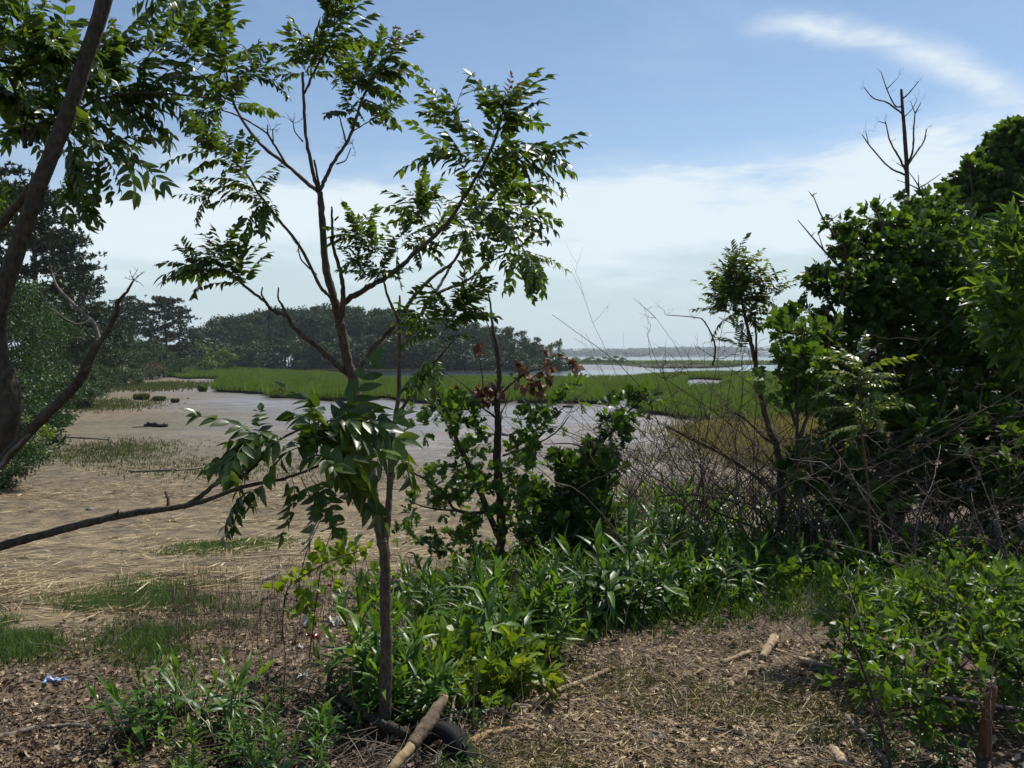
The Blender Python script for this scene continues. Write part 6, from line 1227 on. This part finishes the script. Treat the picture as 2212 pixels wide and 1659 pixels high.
def two_tone(name, a, b, rough=.35):
    m, nt, out = new_mat(name); tc = N(nt, 'ShaderNodeTexCoord'); n = NOISE(nt, tc.outputs['Generated'], 3.0, 3); c = MIXC(nt, RAMP(nt, n, [(.42, 0.0), (.55, 1.0)]), a, b); p = N(nt, 'ShaderNodeBsdfPrincipled'); nt.links.new(c, p.inputs[0]); p.inputs['Roughness'].default_value = rough; nt.links.new(p.outputs[0], out.inputs[0]); return m
scrap('plastic_wrapper', 'crumpled blue and white plastic wrapper on the leaf litter', 120, 1462, 44, 10, two_tone('blue_white_plastic', (.16, .36, .70), (.80, .82, .84)), 'wrapper', 1)
scrap('paper_scrap', 'small white scrap below and right of the blue wrapper', 203, 1498, 20, 6, two_tone('white_paper', (.62, .60, .56), (.82, .80, .76), .6), 'paper', 2)
scrap('plastic_bag', 'pale crumpled plastic bag half hidden by dry stalks', 665, 1342, 36, 12, two_tone('pale_plastic', (.30, .31, .30), (.48, .50, .48)), 'plastic bag', 3, .03, 1.2)
scrap('plastic_scrap', 'white plastic scrap right of the crumpled bag', 720, 1338, 24, 10, two_tone('white_plastic', (.32, .31, .29), (.50, .49, .47)), 'plastic scrap', 4, .03, 1.0)
scrap('red_scrap', 'torn red wrapper in front of the crumpled bag', 680, 1364, 40, 12, two_tone('red_foil', (.30, .035, .025), (.14, .05, .035)), 'wrapper', 5)
scrap('paper_scrap', 'pale grey paper scrap below the torn red wrapper', 648, 1402, 16, 7, two_tone('grey_paper', (.28, .27, .25), (.42, .41, .39), .6), 'paper', 6)
scrap('plastic_lid', 'clear crushed plastic lid left of the herb clump', 655, 1462, 22, 10, two_tone('clear_plastic', (.42, .46, .46), (.62, .66, .66)), 'lid', 7)  # this piece is a clear plastic lid, built as a crumpled sheet
scrap('cardboard_piece', 'tan flattened cardboard piece above the lone left herb clump', 385, 1415, 44, 14, two_tone('wet_cardboard', (.22, .17, .12), (.30, .24, .18), .8), 'cardboard', 8, .02, .6)
def stone(label, px, py, w, h, seed, flat=.3):
    g = G(px, py); d = g[1]; r = np.random.default_rng(seed); n, m = 12, 7; V = []
    for i in range(m):
        f = math.pi * i / (m - 1)
        for j in range(n): a = 2 * math.pi * j / n; k = 1 + .14 * r.normal(); V.append((math.sin(f) * math.cos(a) * k, math.sin(f) * math.sin(a) * k, math.cos(f)))
    V = np.array(V) * np.array([w, w * .8, w * flat * 2]) * d / F / 2; T = []
    for i in range(m - 1):
        for j in range(n): a, b, c, e = i * n + j, i * n + (j + 1) % n, (i + 1) * n + (j + 1) % n, (i + 1) * n + j; T += [(a, b, c), (a, c, e)]
    o = link('stone', MB().add(V, T).mesh('stone', M['stone']), label=label, category='stone'); o.location = tuple(g)
M['stone'] = plain_mat('grey_stone', (.20, .19, .175), .85, .3, 14)
stone('flat grey stone set in the mulch at the bottom', 1418, 1582, 52, 20, 1, .16); stone('dark pebble on the straw beach, upper of two', 380, 1212, 10, 9, 2, .4); stone('dark pebble on the straw beach, lower of two', 362, 1228, 9, 8, 3, .4); stone('dark clod on the straw beach near the low branch', 193, 1105, 18, 12, 4, .35)
for k, (px, py) in enumerate(((72, 1535), (140, 1508), (215, 1540), (30, 1500), (190, 1468), (235, 1480), (420, 1425))):
    g = G(px, py); s = .085 if k == 0 else .055
    o = link('dry_leaf', MB().add(*blades([(0, 0, 0.012)], flat_dir(1, .1), np.array([[.1, 0, 1.0]]), s, s * .45, OP, OT, .25, .3)).mesh('dry_leaf', M['dryleaf'] if 'dryleaf' in M else M.setdefault('dryleaf', plain_mat('pale_dry_leaf', (.42, .33, .23), .7, .25, 30))),
             label=['large pale star-shaped dry leaf on the litter above the long grey stick', 'curled pale dry leaf below the blue wrapper', 'pale dry leaf left of the lone herb clump', 'pale dry leaf near the left edge above the star-shaped leaf', 'pale dry leaf just right of the blue wrapper', 'pale dry leaf between the white scrap and the herb clump', 'pale dry leaf behind the lone left herb clump'][k], category='leaf', group='pale dry leaves on the litter'); o.location = tuple(g)

# ------------------------------------------------------------------ air
def haze():
    V = [(x, y, z) for z in (-3.2, 46) for x, y in ((-2600, -60), (4000, -60), (4000, 3100), (-2600, 3100))]
    me = MB().add(V, [(0, 2, 1), (0, 3, 2), (4, 5, 6), (4, 6, 7), (0, 1, 5), (0, 5, 4), (1, 2, 6), (1, 6, 5), (2, 3, 7), (2, 7, 6), (3, 0, 4), (3, 4, 7)]).mesh('haze', None, False)
    m, nt, out = new_mat('summer_haze'); v = N(nt, 'ShaderNodeVolumePrincipled'); v.inputs['Color'].default_value = (.80, .90, 1.0, 1); v.inputs['Density'].default_value = HAZE; v.inputs['Anisotropy'].default_value = 0.1
    nt.links.new(v.outputs[0], out.inputs['Volume']); me.materials.append(m); link('haze', me, kind='stuff', label='thin bluish summer haze over the whole scene', category='haze')
HAZE = 0.00024
haze()
